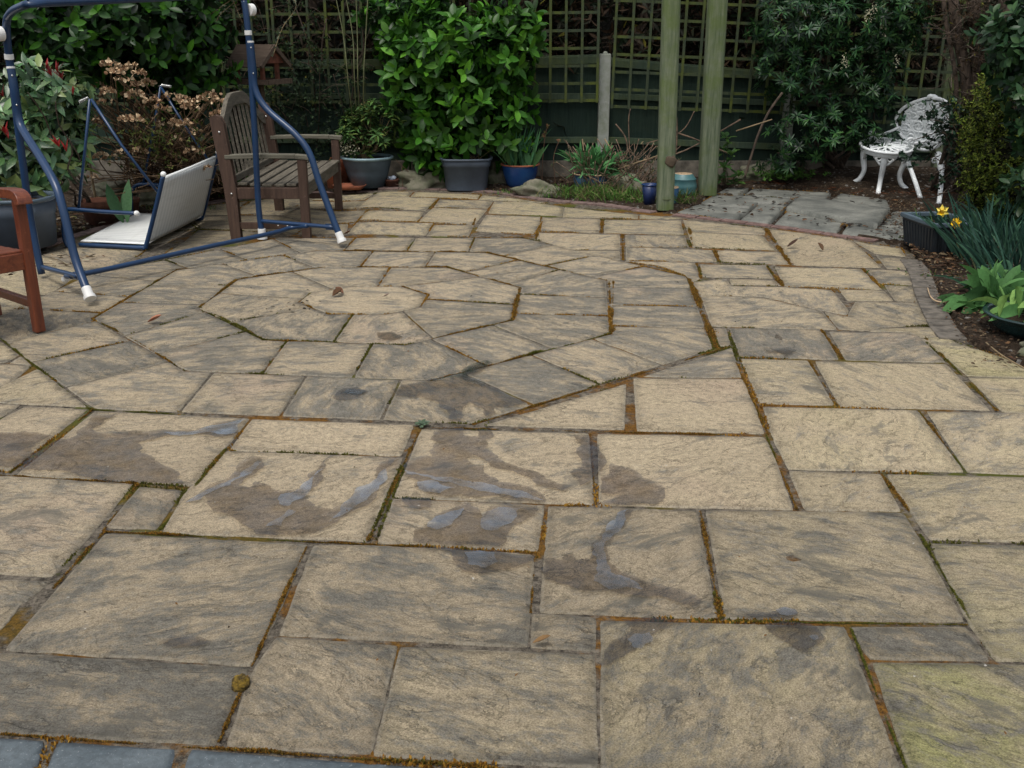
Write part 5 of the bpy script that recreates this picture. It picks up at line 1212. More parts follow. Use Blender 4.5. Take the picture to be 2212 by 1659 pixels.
# back: broad oval, rising on the right hand (hedge) side, facing left
bdn = Vector((math.cos(R(-5)), math.sin(R(-5)), 0)); bs = Vector((-bdn.y, bdn.x, 0)); bc = seatc + bdn * .24
bdir = (Vector((.62, .30, 0))).normalized(); bs = Vector((.80, -.60, 0)).normalized()   # back panel runs away behind the seat
b0 = seatc + Vector((.33, .04, -.06)); hw, hh = .265, D(2010, 208, chy + .1).z - sz
rake = Vector((.04, .02, 0))
def bp(u, v): return b0 + bs * (u * hw) + Vector((0, 0, v * hh)) + rake * v
def outline(t):
    a = t * 2 * math.pi; k = 1 + .07 * math.cos(3 * a - math.pi / 2) ; return bp(math.sin(a) * k * (1 - .12 * (1 if math.cos(a) < 0 else 0) * -math.cos(a)), .52 - .5 * math.cos(a) * -1 if False else .52 + .48 * math.cos(a) * k)
mb = MB(); mb.tube([outline(i / 48) for i in range(49)], .017, 8, False); put('back_rim', mb, M['white_cast'], wc, True)
mb = MB()
def sp(u, v, r, fl, ph=0): 
    a1 = (bs * math.cos(ph) + Vector((0, 0, 1)) * math.sin(ph)); a2 = (Vector((0, 0, 1)) * math.cos(ph) - bs * math.sin(ph)); mb.tube(spiral(bp(u, v), a1, a2, r, 1.5, 22, fl), .012, 6)
for u, v, r, ph in ((.62, .35, .055, 1), (.45, .62, .06, 2), (.62, .62, .045, 0), (.3, .84, .05, 1), (.35, .22, .055, 3), (.72, .48, .035, 2), (.2, .45, .05, .5), (.25, .68, .04, 2), (.5, .48, .04, 2.5), (.5, .78, .035, 1.5)):
    sp(u, v, r, 1, ph); sp(-u, v, r, -1, math.pi - ph)
for u0, v0, u1, v1 in ((0, .04, 0, .98), (-.0, .05, .8, .7), (0, .05, -.8, .7), (0, .1, .55, .9), (0, .1, -.55, .9), (-.85, .35, .85, .35), (-.7, .2, .7, .2)): mb.tube(bez([bp(u0, v0), bp((u0 + u1) / 2 + .07 * (v1 - v0), (v0 + v1) / 2), bp(u1, v1)], 5), .012, 6)
put('back_scrollwork', mb, M['white_cast'], wc, True)
mb = MB(); n_ = 36; V = [bp(0, .5)] + [bp(math.sin(a) * (.86 + .05 * math.cos(6 * a)), .5 + math.cos(a) * (.42 + .03 * math.cos(8 * a))) for a in [i * 2 * math.pi / n_ for i in range(n_)]]; V2 = [v + Vector((.006, .010, 0)) for v in V]; V = [v + Vector((.002, .004, 0)) for v in V]
mb.add(V + V2, [(0, 1 + i, 1 + (i + 1) % n_) for i in range(n_)] + [(n_ + 1, n_ + 2 + (i + 1) % n_, n_ + 2 + i) for i in range(n_)] + [(1 + i, n_ + 2 + i, n_ + 2 + (i + 1) % n_, 1 + (i + 1) % n_) for i in range(n_)]); put('back_plate', mb, M['white_cast'], wc)
mb = MB(); V = [bp(0, .30)] + [bp(math.sin(a) * .34, .30 + math.cos(a) * .13) for a in [i * math.pi / 12 for i in range(24)]]; V2 = [v + Vector((.012, .016, 0)) for v in V]
mb.add(V + V2, [(0, 1 + i, 1 + (i + 1) % 24) for i in range(24)] + [(25, 26 + (i + 1) % 24, 26 + i) for i in range(24)] + [(1 + i, 26 + i, 26 + (i + 1) % 24, 1 + (i + 1) % 24) for i in range(24)]); put('back_medallion', mb, M['white_cast'], wc)
# arms: a scroll either side
for s_, nm in ((-1, 0), (1, 1)):
    a0 = bp(s_ * .85, .38); a1 = seatc + bs * s_ * .19 + Vector((.03, 0, .05)); mb = MB(); mb.tube(bez([a0, a0.lerp(a1, .5) + Vector((0, 0, -.01)), a1], 6), .013, 7); mb.tube(spiral(a1 + Vector((0, 0, .03)), Vector((-1, 0, 0)), Vector((0, 0, 1)), .035, 1.3, 18, 1), .012, 7); put('arm', mb, M['white_cast'], wc, True)
mb = MB(); mb.lump(bp(0, 1.02), (.05, .02, .025), 2, 10, .3, 3); put('crest', mb, M['white_cast'], wc, True)
wc.rotation_euler = (R(11), 0, 0)
# second chair part seen behind: right hand legs
for u, fx, fy in ((-.75, 1988, 428), (.75, 2028, 441)):
    q = bp(u, 0); ft = P(fx, fy, .01) - wc.location; ft.rotate(Matrix.Rotation(-R(11), 3, 'X')); ft += wc.location; mb = MB(); mb.tube(bez([q, q.lerp(ft, .3) + Vector((.03, 0, 0)), q.lerp(ft, .7) + Vector((.02, 0, 0)), ft], 5), [.034] * 6 + [.022] * 10, 8); mb.tube(spiral(q + Vector((-.02, -.01, -.06)), Vector((1, 0, 0)), Vector((0, 0, 1)), .04), .009, 6); put('back_leg', mb, M['white_cast'], wc, True)
# ------------------------------------------------------------------ plants
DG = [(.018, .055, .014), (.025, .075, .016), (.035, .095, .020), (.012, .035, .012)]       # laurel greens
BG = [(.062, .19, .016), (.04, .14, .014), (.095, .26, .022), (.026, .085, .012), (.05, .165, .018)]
PG = [(.018, .055, .022), (.03, .09, .028), (.010, .03, .014), (.045, .11, .03)]
def crown(spec, n, m, L, W, cols, prof, **kw):
    """spec: ellipsoids (px, py, Y, rx px, rz px, ry m, weight)"""
    parts = []
    tot = sum(s[6] for s in spec); lo = kw.pop('lo', .55); hi = kw.pop('hi', 1.05); upb = kw.pop('upb', .45)
    for px, py, Y, rx, rz, ry, wgt in spec:
        c = D(px, py, Y); k = scl(Y); p, d = blob_pts((c.x, c.y, c.z), (rx * k, ry, rz * k), max(3, int(n * wgt / tot)), lo, hi)
        keep = p[:, 2] > .03; p, d = p[keep], d[keep]
        ax = d + RNG.normal(0, .35, d.shape); ax[:, 2] += upb; ax[:, 1] -= .15
        parts.append(shoots(p, ax, m, L, W, cols, prof, **kw))
    return parts
def branches(name, root, targets, r0, mat, t, n=6, wob=.08, r1=.004):
    mb = MB()
    for q in targets:
        q = Vector(q); pts = [root.lerp(q, i / n) + Vector((random.uniform(-wob, wob) * math.sin(math.pi * i / n), random.uniform(-wob, wob) * math.sin(math.pi * i / n), .0)) for i in range(n + 1)]
        pts[0] = root + Vector((random.uniform(-.04, .04), random.uniform(-.04, .04), 0)); mb.tube(bez(pts, 2), [r0 + (r1 - r0) * i / (2 * n) for i in range(2 * n + 1)], 6)
    return put(name, mb, M[mat], t, True)
def plant(name, loc, label, cat, group=None): return thing(name, loc, label, cat, group)

# big cherry laurel in the middle
cl = P(1000, 405) + Vector((0, .5, 0)); t = plant('cherry_laurel', cl, 'large glossy green laurel bush in the middle, behind the square grey pot', 'shrub')
spec = [(1010, 130, 10.45, 115, 95, .5, 4.6), (920, 150, 10.5, 85, 110, .45, 3), (1075, 105, 10.4, 85, 85, .45, 3), (960, 60, 10.5, 90, 55, .4, 2.4), (1020, 240, 10.45, 110, 90, .45, 4), (920, 260, 10.55, 70, 80, .35, 2), (1090, 215, 10.55, 60, 75, .35, 1.6), (985, 330, 10.5, 95, 50, .3, 1.6), (1085, 30, 10.4, 30, 45, .25, .7), (935, 10, 10.5, 40, 30, .25, .7), (1135, 55, 10.4, 35, 30, .25, .6), (1120, 320, 10.5, 35, 25, .2, .4), (880, 90, 10.55, 50, 60, .3, 1), (1140, 90, 10.4, 28, 40, .2, .6), (870, 210, 10.5, 40, 70, .3, 1)]
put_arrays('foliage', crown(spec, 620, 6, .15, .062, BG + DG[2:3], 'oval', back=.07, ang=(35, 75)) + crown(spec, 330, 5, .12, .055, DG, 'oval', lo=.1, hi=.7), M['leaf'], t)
br = [(D(x, y, 10.6)) for x, y in ((900, 60), (1000, 40), (1090, 60), (940, 200), (1060, 200), (880, 140), (1130, 120), (1000, 300))]
branches('branch', cl, br, .02, 'bark', t)
# small loose laurel spray high at the left of it
t = plant('laurel_sapling', P(850, 400) + Vector((0, .8, 0)), 'loose leafy laurel spray left of the big laurel, above the round grey pot', 'shrub')
spec = [(820, 25, 10.7, 60, 30, .3, 1), (840, 85, 10.7, 38, 45, .25, 1), (885, 15, 10.7, 50, 25, .3, 1)]
put_arrays('foliage', crown(spec, 75, 6, .115, .05, BG + DG, 'oval', back=.07), M['leaf'], t)
branches('stem', P(850, 400) + Vector((0, .8, 0)), [D(x, y, 10.7) for x, y in ((820, 20), (840, 70), (885, 20))], .014, 'bark', t)
# laurel hedge, back left
t = plant('laurel_hedge', P(300, 440) + Vector((0, 2.4, 0)), 'dark laurel hedge filling the back left corner above the hydrangea', 'hedge')
spec = [(150, 60, 8.9, 120, 95, .6, 3), (300, 60, 9.2, 130, 90, .6, 3), (400, 50, 9.6, 95, 85, .6, 3), (220, 140, 9.2, 110, 60, .5, 2), (380, 140, 9.6, 120, 70, .5, 2.4), (40, 40, 8.6, 90, 90, .5, 2), (300, -30, 9.4, 250, 50, .7, 3), (385, 210, 10.0, 70, 60, .4, 1.2)]
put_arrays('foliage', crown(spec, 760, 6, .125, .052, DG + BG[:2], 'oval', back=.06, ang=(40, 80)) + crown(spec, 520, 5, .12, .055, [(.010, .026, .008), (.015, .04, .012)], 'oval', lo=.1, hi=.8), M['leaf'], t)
hl_ = P(300, 440) + Vector((0, 2.4, 0)); branches('branch', hl_, [D(x, y, 9.5) for x, y in ((100, 60), (250, 40), (380, 60), (480, 80), (200, 150), (420, 180), (60, 20))], .03, 'bark', t)
# bare poles standing in the hedge
for i, (x0, y0, x1, y1, Y, lab) in enumerate([(155, 10, 168, 195, 9.0, 'thin bare pole rising in front of the laurel hedge, right of the swing upright'), (50, 40, 62, 130, 8.9, 'leaning grey pole just right of the left swing upright'), (86, 25, 92, 190, 8.95, 'slender dark pole between the two pale poles')]):
    a, b = D(x0, y0, Y), D(x1, y1, Y); e = a + (b - a) * (a.z / (a.z - b.z)) ; mb = MB(); mb.tube(bez([a + (a - b) * .5, a, b, Vector((b.x + .03, Y, 0))], 4), .012 if i != 1 else .017, 8); tag(put('plant_pole', mb, M['cane'], None, True), lab, 'pole')
# spotted laurel with red shoots
sl_loc = P(60, 520) + Vector((0, 1.2, 0)); t = plant('spotted_laurel', sl_loc, 'pale speckled evergreen with red young leaves at the left edge behind the swing', 'shrub')
SP = [(.075, .17, .055), (.055, .13, .05), (.11, .20, .07), (.04, .10, .04), (.15, .21, .06), (.03, .075, .03)]
spec = [(90, 200, 8.0, 90, 60, .35, 3), (50, 280, 7.9, 90, 90, .35, 3), (110, 300, 8.0, 65, 80, .35, 3), (10, 380, 7.8, 90, 90, .3, 2), (145, 235, 8.1, 45, 40, .3, 1.5), (70, 370, 7.9, 70, 60, .3, 1.5), (125, 340, 8.0, 45, 40, .3, 1)]
# cream specks are in the leaf material
m, nt, b = newmat('speckled_leaf'); a = nt.nodes.new('ShaderNodeAttribute'); a.attribute_name = 'tint'
vo = noise_t(nt, obj_co(nt), 130, 3, .6); c = mix(nt, ramp(nt, vo, [(.62, 0.), (.66, .6)]), a.outputs['Color'], (.30, .32, .12)); nt.links.new(c, b.inputs['Base Color']); b.inputs['Roughness'].default_value = .38; M['speckled'] = m
put_arrays('foliage', crown(spec, 380, 6, .145, .05, SP, 'lance', back=.06, ang=(45, 95), droop=.3, upb=.2) , M['speckled'], t)
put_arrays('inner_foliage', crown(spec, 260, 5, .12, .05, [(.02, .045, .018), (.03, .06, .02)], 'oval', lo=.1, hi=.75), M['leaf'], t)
red = []
for x, y in ((112, 165), (135, 172), (158, 205), (100, 150), (128, 318), (144, 328), (18, 300), (30, 470), (12, 290), (28, 475), (8, 210), (124, 160)): red.append(D(x, y, 7.55))
ax = np.array([(.15 * i % .5 - .2, -.2, 1) for i in range(len(red))]); put_arrays('young_leaves', [shoots([tuple(r) for r in red], ax, 4, .09, .019, [(.20, .012, .012), (.28, .02, .018), (.13, .012, .014)], 'lance', ang=(8, 35))], M['leaf'], t)
branches('branch', sl_loc, [D(x, y, 7.3) for x, y in ((60, 200), (120, 220), (30, 300), (150, 300), (90, 350))], .012, 'bark', t)
# dried hydrangea
hy = P(330, 440) + Vector((0, .9, 0)); t = plant('dried_hydrangea', hy, 'hydrangea of brown bare stems with dried tan flower heads behind the swing seat', 'shrub')
heads = [(238, 143), (258, 150), (282, 145), (248, 160), (300, 160), (318, 182), (268, 172), (296, 185), (215, 190), (232, 200), (208, 212), (228, 222), (272, 210), (292, 208), (306, 230), (330, 222), (350, 208), (372, 212), (395, 218), (412, 232), (432, 218), (452, 212), (462, 205), (470, 220), (352, 238), (195, 258), (210, 265), (272, 260), (290, 262), (322, 262), (382, 268), (400, 270), (352, 272), (418, 285), (330, 290), (236, 345), (218, 340), (372, 340), (420, 330), (300, 330), (262, 335), (440, 365), (200, 385), (470, 250), (485, 245), (380, 305)]
mb = MB(); fl = []; fcol = []
stem_t = []
for x, y in heads:
    Yh = 8.6 + random.uniform(-.35, .5); q = D(x, y, Yh); stem_t.append(q); n = 30 if random.random() < .6 else 14; d = rnd_dirs(n); d[:, 2] = np.abs(d[:, 2]) * .8 + d[:, 2] * .1
    sz_ = random.uniform(.028, .05); p = np.array(q) + d * np.array([sz_ * 1.25, sz_, sz_ * .8])
    fl.append(leaf_arrays(p, d + RNG.normal(0, .8, d.shape), d, .030, .027, mixcol([(.38, .25, .15), (.50, .36, .22), (.24, .14, .08), (.60, .46, .30)], n, .25), 'round', .5, -.3))
put_arrays('flower_heads', fl, M['twig'], t)
hs_ = []
mb = MB()
for k in range(260):
    q = random.choice(stem_t) if k < 110 else D(random.uniform(190, 490), random.uniform(220, 420), random.uniform(8.2, 9.1)); b0_ = hy + Vector((random.uniform(-.55, .6), random.uniform(-.3, .3), 0)); mid_ = b0_.lerp(q, .5) + Vector((random.uniform(-.12, .12), random.uniform(-.1, .1), random.uniform(0, .08))); pts = bez([b0_, mid_, q - Vector((0, 0, .02))], 4)
    mb.tube(pts, [.0062 - .0035 * i / len(pts) for i in range(len(pts))], 5); hs_.append(pts[5])
    if random.random() < .8: a = pts[random.randint(3, 6)]; mb.tube(bez([a, a + Vector((random.uniform(-.15, .15), random.uniform(-.1, .1), random.uniform(.05, .16)))], 3), .0026, 4)
put('stem', mb, simple('hydrangea_stem', (.17, .105, .055), .85, .3, 20, .3, .003), t, True)
spec = [(330, 300, 8.7, 150, 95, .4, 1)]
put_arrays('foliage', crown(spec, 230, 3, .036, .014, [(.10, .13, .03), (.07, .10, .025), (.14, .15, .04)], 'lance', lo=.1, hi=1.), M['matte_leaf'], t)
# wiry dark climber left of the big laurel
ct = P(700, 400) + Vector((0, .75, 0)); t = plant('cotoneaster', ct, 'wiry dark shrub with tiny leaves and bare stems against the trellis behind the bench', 'shrub')
mb = MB(); tips = []
for x0, x1, y1, r in ((690, 640, 20, .014), (735, 705, 40, .016), (742, 775, 10, .01), (700, 760, 130, .008), (660, 600, 60, .008), (640, 560, 20, .007), (760, 720, 160, .008), (720, 800, 60, .007), (610, 520, 160, .006), (690, 560, 200, .006), (820, 780, 230, .006), (650, 690, 150, .008)):
    a = P(x0, 398) + Vector((0, .6, 0)); b = D(x1, y1, 10.6 + random.uniform(-.2, .2)); pts = bez([a, a.lerp(b, .4) + Vector((random.uniform(-.1, .1), 0, 0)), a.lerp(b, .75) + Vector((random.uniform(-.1, .1), -.05, 0)), b], 6); mb.tube(pts, [r - r * .6 * i / len(pts) for i in range(len(pts))], 6)
    for k in range(9):
        q = random.choice(pts[5:]); e = q + Vector((random.uniform(-.28, .28), random.uniform(-.25, .1), random.uniform(-.05, .3))); mb.tube(bez([q, q.lerp(e, .5) + Vector((0, 0, .04)), e], 3), .003, 4); tips += [q.lerp(e, k2 / 6) for k2 in range(1, 7)]
put('stem', mb, M['bark'], t, True)
put_arrays('foliage', [shoots([tuple(q) for q in tips], RNG.normal(0, 1, (len(tips), 3)), 5, .03, .014, [(.03, .055, .022), (.02, .04, .018), (.05, .08, .03)], 'tiny')] + crown([(640, 180, 10.7, 100, 110, .25, 2), (560, 250, 10.6, 60, 80, .2, 1), (720, 300, 10.6, 80, 70, .25, 1.2), (480, 300, 10.3, 50, 80, .2, .6), (440, 120, 10.4, 40, 80, .2, .6)], 900, 5, .032, .015, [(.02, .04, .018), (.035, .06, .026), (.012, .022, .012)], 'tiny', lo=.2), M['matte_leaf'], t)
# frosted drooping sprays at the top left
t = plant('weeping_spray', D(470, -20, 9.5), 'drooping grey leaved sprays hanging at the top behind the swing bar', 'shrub'); mb = MB(); tips = []
for pts in ([(560, -40), (470, 20), (420, 60), (405, 100)], [(560, -40), (500, 10), (470, 40), (458, 90)], [(520, -40), (535, 20), (540, 70)], [(600, -30), (640, 10), (610, 60), (590, 120)], [(490, -30), (520, 40), (528, 60)]):
    q = bez([D(x, y, 9.3) for x, y in pts], 6); mb.tube(q, .0035, 4); tips += q
put('stem', mb, M['cane'], t); put_arrays('foliage', [shoots([tuple(q) for q in tips], RNG.normal(0, 1, (len(tips), 3)), 6, .022, .012, [(.12, .15, .10), (.08, .11, .07)], 'tiny')], M['matte_leaf'], t)
# green bamboo-like canes
t = plant('green_stems', P(800, 402) + Vector((0, .5, 0)), 'tall thin green arching stems between the climber and the big laurel', 'plant'); mb = MB()
for x0, x1, x2 in ((768, 762, 742), (772, 772, 768), (776, 790, 796), (764, 742, 720)):
    mb.tube(bez([P(x0, 402) + Vector((0, .5, 0)), D((x0 + x1) / 2 + 2, 200, 10.4), D(x1, 80, 10.4), D(x2, -30, 10.4)], 6), .0055, 6)
put('stem', mb, simple('olive_stem', (.11, .12, .05), .6), t, True)
# pieris in the round grey pot
t = plant('potted_pieris', P1 + Vector((0, 0, H1 * .9)), 'airy shrub with whorled narrow leaves and cream flowers growing in the round grey pot', 'shrub')
tops = [(745, 262), (760, 240), (775, 250), (790, 232), (812, 228), (830, 245), (845, 250), (770, 275), (800, 262), (820, 272), (840, 282), (750, 290), (785, 290), (815, 300), (768, 310), (830, 308), (848, 300), (735, 300), (800, 320), (760, 325), (855, 268), (780, 268), (742, 278), (835, 230), (798, 245), (805, 290)]
tq = [D(x, y, P1.y + random.uniform(-.15, .15)) for x, y in tops]; root = P1 + Vector((0, 0, H1 * .88)); branches('stem', root, tq, .006, 'cane', t, 4, .05, .002)
PV = [(.10, .20, .05), (.07, .15, .045), (.17, .24, .06), (.05, .11, .035)]
ax = np.array([(q - root) for q in tq]) + np.array([0, 0, .1]); tt = [tuple(q) for q in tq]; put_arrays('foliage', [shoots(tt, ax, 16, .10, .027, PV, 'lance', ang=(40, 95), droop=.35, back=.05), shoots([tuple(np.array(q) + RNG.normal(0, .035, 3)) for q in tt * 3], np.concatenate([ax, ax, ax]), 12, .09, .025, PV, 'lance', ang=(40, 100), droop=.35, back=.03)], M['matte_leaf'], t)
def flowers(pts, col=(.62, .60, .42), n=26, s=.035):
    out = []
    for q in pts: p = np.array(q) + RNG.normal(0, 1, (n, 3)) * [s * .5, s * .5, s]; out.append(leaf_arrays(p, rnd_dirs(n), rnd_dirs(n), .016, .012, mixcol([col, tuple(c * .8 for c in col)], n), 'round'))
    return out
put_arrays('blossom', flowers([D(x, y, P1.y - .15) for x, y in ((733, 298), (738, 310), (745, 322), (730, 320), (752, 316), (765, 324))]) + flowers([D(786, 232, P1.y)], (.35, .25, .12), 14), M['matte_leaf'], t)
# sprigs in the square pot
t = plant('laurel_cutting', P2 + Vector((0, 0, H2 * .9)), 'few bright leaf sprigs and a short stick in the square grey pot', 'plant'); q = [D(x, y, P2.y - .05) for x, y in ((1040, 302), (1047, 310), (1025, 325), (990, 328), (1005, 325), (1060, 325))]
branches('stem', P2 + Vector((.1, 0, H2 * .9)), q, .004, 'cane', t, 3, .02, .002); put_arrays('foliage', [shoots([tuple(a) for a in q], np.tile([0, -.1, 1.], (len(q), 1)), 4, .10, .042, [(.12, .22, .03), (.07, .16, .03)], 'oval', ang=(30, 80), back=.03)], M['leaf'], t)
def blades(c, rx, ry, n, L, W, cols, lean=.45, grav=.35, prof='blade', droop=0.05, bias=(0, 0)):
    p = np.array(c) + np.stack([RNG.uniform(-rx, rx, n), RNG.uniform(-ry, ry, n), np.zeros(n)], 1)
    d = np.stack([RNG.normal(bias[0], lean, n) + (p[:, 0] - c[0]) / rx * .25, RNG.normal(bias[1], lean, n), np.ones(n)], 1); nn = rnd_dirs(n); nn[:, 2] = .3
    return leaf_arrays(p, d, nn, L * RNG.uniform(.65, 1.1, n), W * RNG.uniform(.8, 1.2, n), mixcol(cols, n, .2), prof, .3, droop, grav)
BL = [(.07, .20, .09), (.09, .25, .11), (.045, .13, .06), (.12, .28, .11)]
t = plant('potted_bulbs', P3 + Vector((0, 0, H3 * .9)), 'tall narrow and broad green bulb leaves in the deep blue pot', 'plant')
put_arrays('leaves', [blades(P3 + Vector((0, 0, H3 * .88)), .12, .12, 60, .48, .017, BL, .28, .12), blades(P3 + Vector((0, -.03, H3 * .88)), .13, .12, 26, .27, .06, [(.09, .20, .07), (.06, .15, .06)], .3, .1, 'oval')], M['matte_leaf'], t)
t = plant('potted_bluebells', P4 + Vector((0, 0, H4 * .9)), 'sprawling strap leaves spilling out of the worn bright blue pot', 'plant')
put_arrays('leaves', [blades(P4 + Vector((0, 0, H4 * .9)), .12, .12, 80, .50, .042, [(.07, .21, .07), (.11, .29, .10), (.05, .15, .05)], .42, .35, 'lance'), blades(P4 + Vector((.06, -.05, H4 * .9)), .14, .12, 34, .42, .048, [(.08, .22, .08), (.12, .28, .11)], .7, .6, 'lance')], M['matte_leaf'], t)
mb = MB()
for x0, y0, x1, y1 in ((1258, 300, 1266, 372), (1278, 335, 1276, 372), (1260, 340, 1285, 372)): mb.tube([D(x0, y0, P4.y), D(x1, y1, P4.y)], .0055, 6)
put('stick', mb, M['cane'], t, True)
# daffodil clump on the right
dc = P(2110, 570) + Vector((0, .1, 0)); t = plant('daffodils', dc, 'clump of tall blue green daffodil leaves with two yellow flowers beside the trough', 'flower')
DL = [(.045, .11, .075), (.03, .085, .06), (.06, .14, .085), (.025, .06, .045)]
put_arrays('leaves', [blades(P(2120, 560), .16, .22, 110, .56, .016, DL, .22, .22, bias=(-.28, -.05)), blades(P(2185, 590), .2, .22, 100, .50, .016, DL, .25, .22, bias=(-.2, -.05)), blades(P(2165, 640), .15, .12, 36, .42, .02, DL, .4, .5, bias=(-.2, 0)), blades(P(2205, 520), .15, .2, 70, .5, .016, DL, .25, .25, bias=(-.1, 0))], M['matte_leaf'], t)
M['yellow'] = simple('daffodil_yellow', (.80, .52, .01), .5, .08, 30, 0); M['pale_yellow'] = simple('daffodil_petal', (.85, .70, .12), .5, .08, 30, 0)
for (x, y), fd, lab in (((2036, 456), Vector((-.5, -.8, -.15)), ''), ((2066, 481), Vector((-.85, -.45, .05)), '')):
    q = D(x, y, dc.y - .0); fd.normalize(); ax1 = fd.orthogonal().normalized(); ax2 = fd.cross(ax1)
    mb = MB(); mb.tube(bez([P(x + 45, y + 110), q + Vector((.10, .05, -.12)), q + Vector((.03, .02, .02)), q - fd * .02], 6), .0045, 6); st2 = put('flower_stalk', mb, M['stem'], t, True)
    mb = MB()
    for k in range(6):
        a = k * math.pi / 3; d = ax1 * math.cos(a) + ax2 * math.sin(a); s = ax1 * -math.sin(a) + ax2 * math.cos(a)
        mb.add([q, q + d * .022 - s * .015 + fd * .004, q + d * .046 - fd * .004, q + d * .022 + s * .015 + fd * .004], [(0, 1, 2, 3)])
    fo = put('petals', mb, M['pale_yellow' if y < 470 else 'yellow'], t)
    mb = MB(); K = 14; V = []
    for i, (rr, dd) in enumerate(((.011, 0), (.013, .018), (.019, .034))):
        for k in range(K): a = k * 2 * math.pi / K; V.append(q + fd * dd + (ax1 * math.cos(a) + ax2 * math.sin(a)) * rr * (1 + (.16 * (-1) ** k if i == 2 else 0)))
    mb.add(V, [(i * K + k, i * K + (k + 1) % K, (i + 1) * K + (k + 1) % K, (i + 1) * K + k) for i in range(2) for k in range(K)]); put('trumpet', mb, M['yellow'], t, True)
t = plant('foxglove', P(2150, 690), 'low rosette of broad soft green leaves between the daffodils and the green bowl', 'plant')
FG = [(.08, .20, .06), (.12, .27, .085), (.055, .14, .045)]
p0 = P(2140, 668); put_arrays('leaves', [blades(p0, .12, .12, 44, .36, .095, FG, .9, .8, 'oval', .1), blades(p0 + Vector((0, 0, .05)), .05, .05, 26, .34, .085, FG, .6, .3, 'oval', .1), blades(P(2190, 640), .12, .12, 30, .34, .085, FG, .7, .5, 'oval', .1)], M['matte_leaf'], t)
t = plant('potted_tulips', P5 + Vector((0, 0, H5 * .9)), 'pale green wide leaves drooping over the dark green bowl', 'plant')
put_arrays('leaves', [blades(P5 + Vector((-.02, .0, H5 * .9)) + Vector((-.06, 0, 0)), .16, .12, 26, .34, .065, [(.16, .32, .08), (.10, .24, .08), (.22, .38, .10)], .7, .55, 'oval', .1)], M['matte_leaf'], t)
t = plant('trough_bulbs', Vector((TR[0], TR[1], TR[2] - .05)), 'thin new bulb shoots in the black trough', 'plant'); put_arrays('leaves', [blades(Vector((TR[0], TR[1], TR[2] - .07)), .12, .18, 34, .15, .007, DL + [(.10, .18, .05)], .3, .2)], M['matte_leaf'], t)
t = plant('tulip_leaves', PZ(272, 440), 'pair of broad upright tulip leaves behind the swing seat arm', 'plant'); q = D(262, 440, 8.35); q.z = 0
n = 8; put_arrays('leaves', [leaf_arrays(np.array([(q.x, q.y, 0), (q.x + .03, q.y, 0), (q.x + .02, q.y + .05, 0), (q.x + .45, q.y + .1, 0), (q.x + .5, q.y, 0)]), np.array([(-.30, -.1, 1), (.12, 0, 1), (-.05, 0, 1), (.1, 0, 1), (-.1, -.1, 1.)]), np.tile([0, -1., .2], (5, 1)), np.array([.34, .36, .26, .26, .22]), np.array([.10, .085, .08, .07, .06]), mixcol([(.13, .26, .12), (.10, .22, .10)], 5), 'oval', .4, .1)], M['matte_leaf'], t)
for x, y, lab in ((505, 432, 'bright narrow leaved bulb clump beside the bench leg'), (470, 425, 'small broad leaved seedling between swing seat and bench')):
    c = PZ(x, y); c.y += .25; t = plant('bulb_clump', c, lab, 'plant'); put_arrays('leaves', [blades(c, .08, .08, 40 if x > 480 else 12, .34 if x > 480 else .16, .018 if x > 480 else .05, [(.08, .18, .04), (.06, .13, .04)], .2, .1)], M['matte_leaf'], t)
# low weeds, ferny plants, grass in the bed (countless)
gp = []
for x, y, r, n, L in ((1300, 425, .35, 330, .20), (1340, 435, .35, 360, .18), (1260, 428, .3, 260, .18), (1215, 412, .25, 100, .09), (1400, 440, .2, 110, .14), (1468, 440, .16, 120, .2), (1475, 425, .14, 60, .12), (880, 398, .35, 70, .05), (560, 428, .45, 220, .10), (380, 455, .4, 90, .06), (1110, 420, .2, 60, .06), (2060, 520, .3, 60, .05), (2085, 600, .3, 60, .04)):
    c = PZ(x, y); c.z += .0; p = np.array(c) + np.stack([RNG.normal(0, r * .6, n), np.abs(RNG.normal(0, r * .35, n)), np.zeros(n)], 1); d = np.stack([RNG.normal(0, .5, n), RNG.normal(0, .5, n), np.ones(n)], 1)
    gp.append(leaf_arrays(p, d, rnd_dirs(n), L * RNG.uniform(.4, 1.2, n), .008, mixcol([(.08, .18, .03), (.13, .22, .05), (.06, .13, .03), (.17, .15, .07)], n), 'blade', .2, .2, .3))
tag(put_arrays('grass', gp, M['matte_leaf']), 'rough grass and low weeds along the back bed', 'grass', kind='stuff')
t = plant('creeping_herb', P(1700, 408) + Vector((0, .2, 0)), 'bright green low ferny plant on the soil right of the slate path', 'plant')
c = P(1705, 404) + Vector((0, .2, .05)); n = 260; p = np.array(c) + np.stack([RNG.normal(0, .16, n), RNG.normal(0, .12, n), RNG.uniform(0, .10, n)], 1); put_arrays('leaves', [shoots(p, RNG.normal(0, .4, (n, 3)) + [0, -.2, 1], 4, .028, .016, [(.10, .22, .04), (.07, .16, .03)], 'round')], M['matte_leaf'], t)
t = plant('laurel_seedling', P(1585, 400) + Vector((0, .25, 0)), 'young bright laurel seedling just right of the farther post', 'shrub')
q = [D(x, y, 10.35) for x, y in ((1570, 295), (1560, 320), (1580, 330), (1595, 375), (1565, 355), (1555, 380), (1590, 390))]; r_ = P(1575, 405) + Vector((0, .2, 0)); branches('stem', r_, q, .006, 'stem', t, 4, .03); put_arrays('foliage', [shoots([tuple(a) for a in q], np.tile([0., -.2, 1.], (len(q), 1)), 8, .11, .042, [(.06, .15, .035), (.045, .11, .03), (.09, .19, .04)], 'oval', ang=(40, 90), back=.06)], M['leaf'], t)
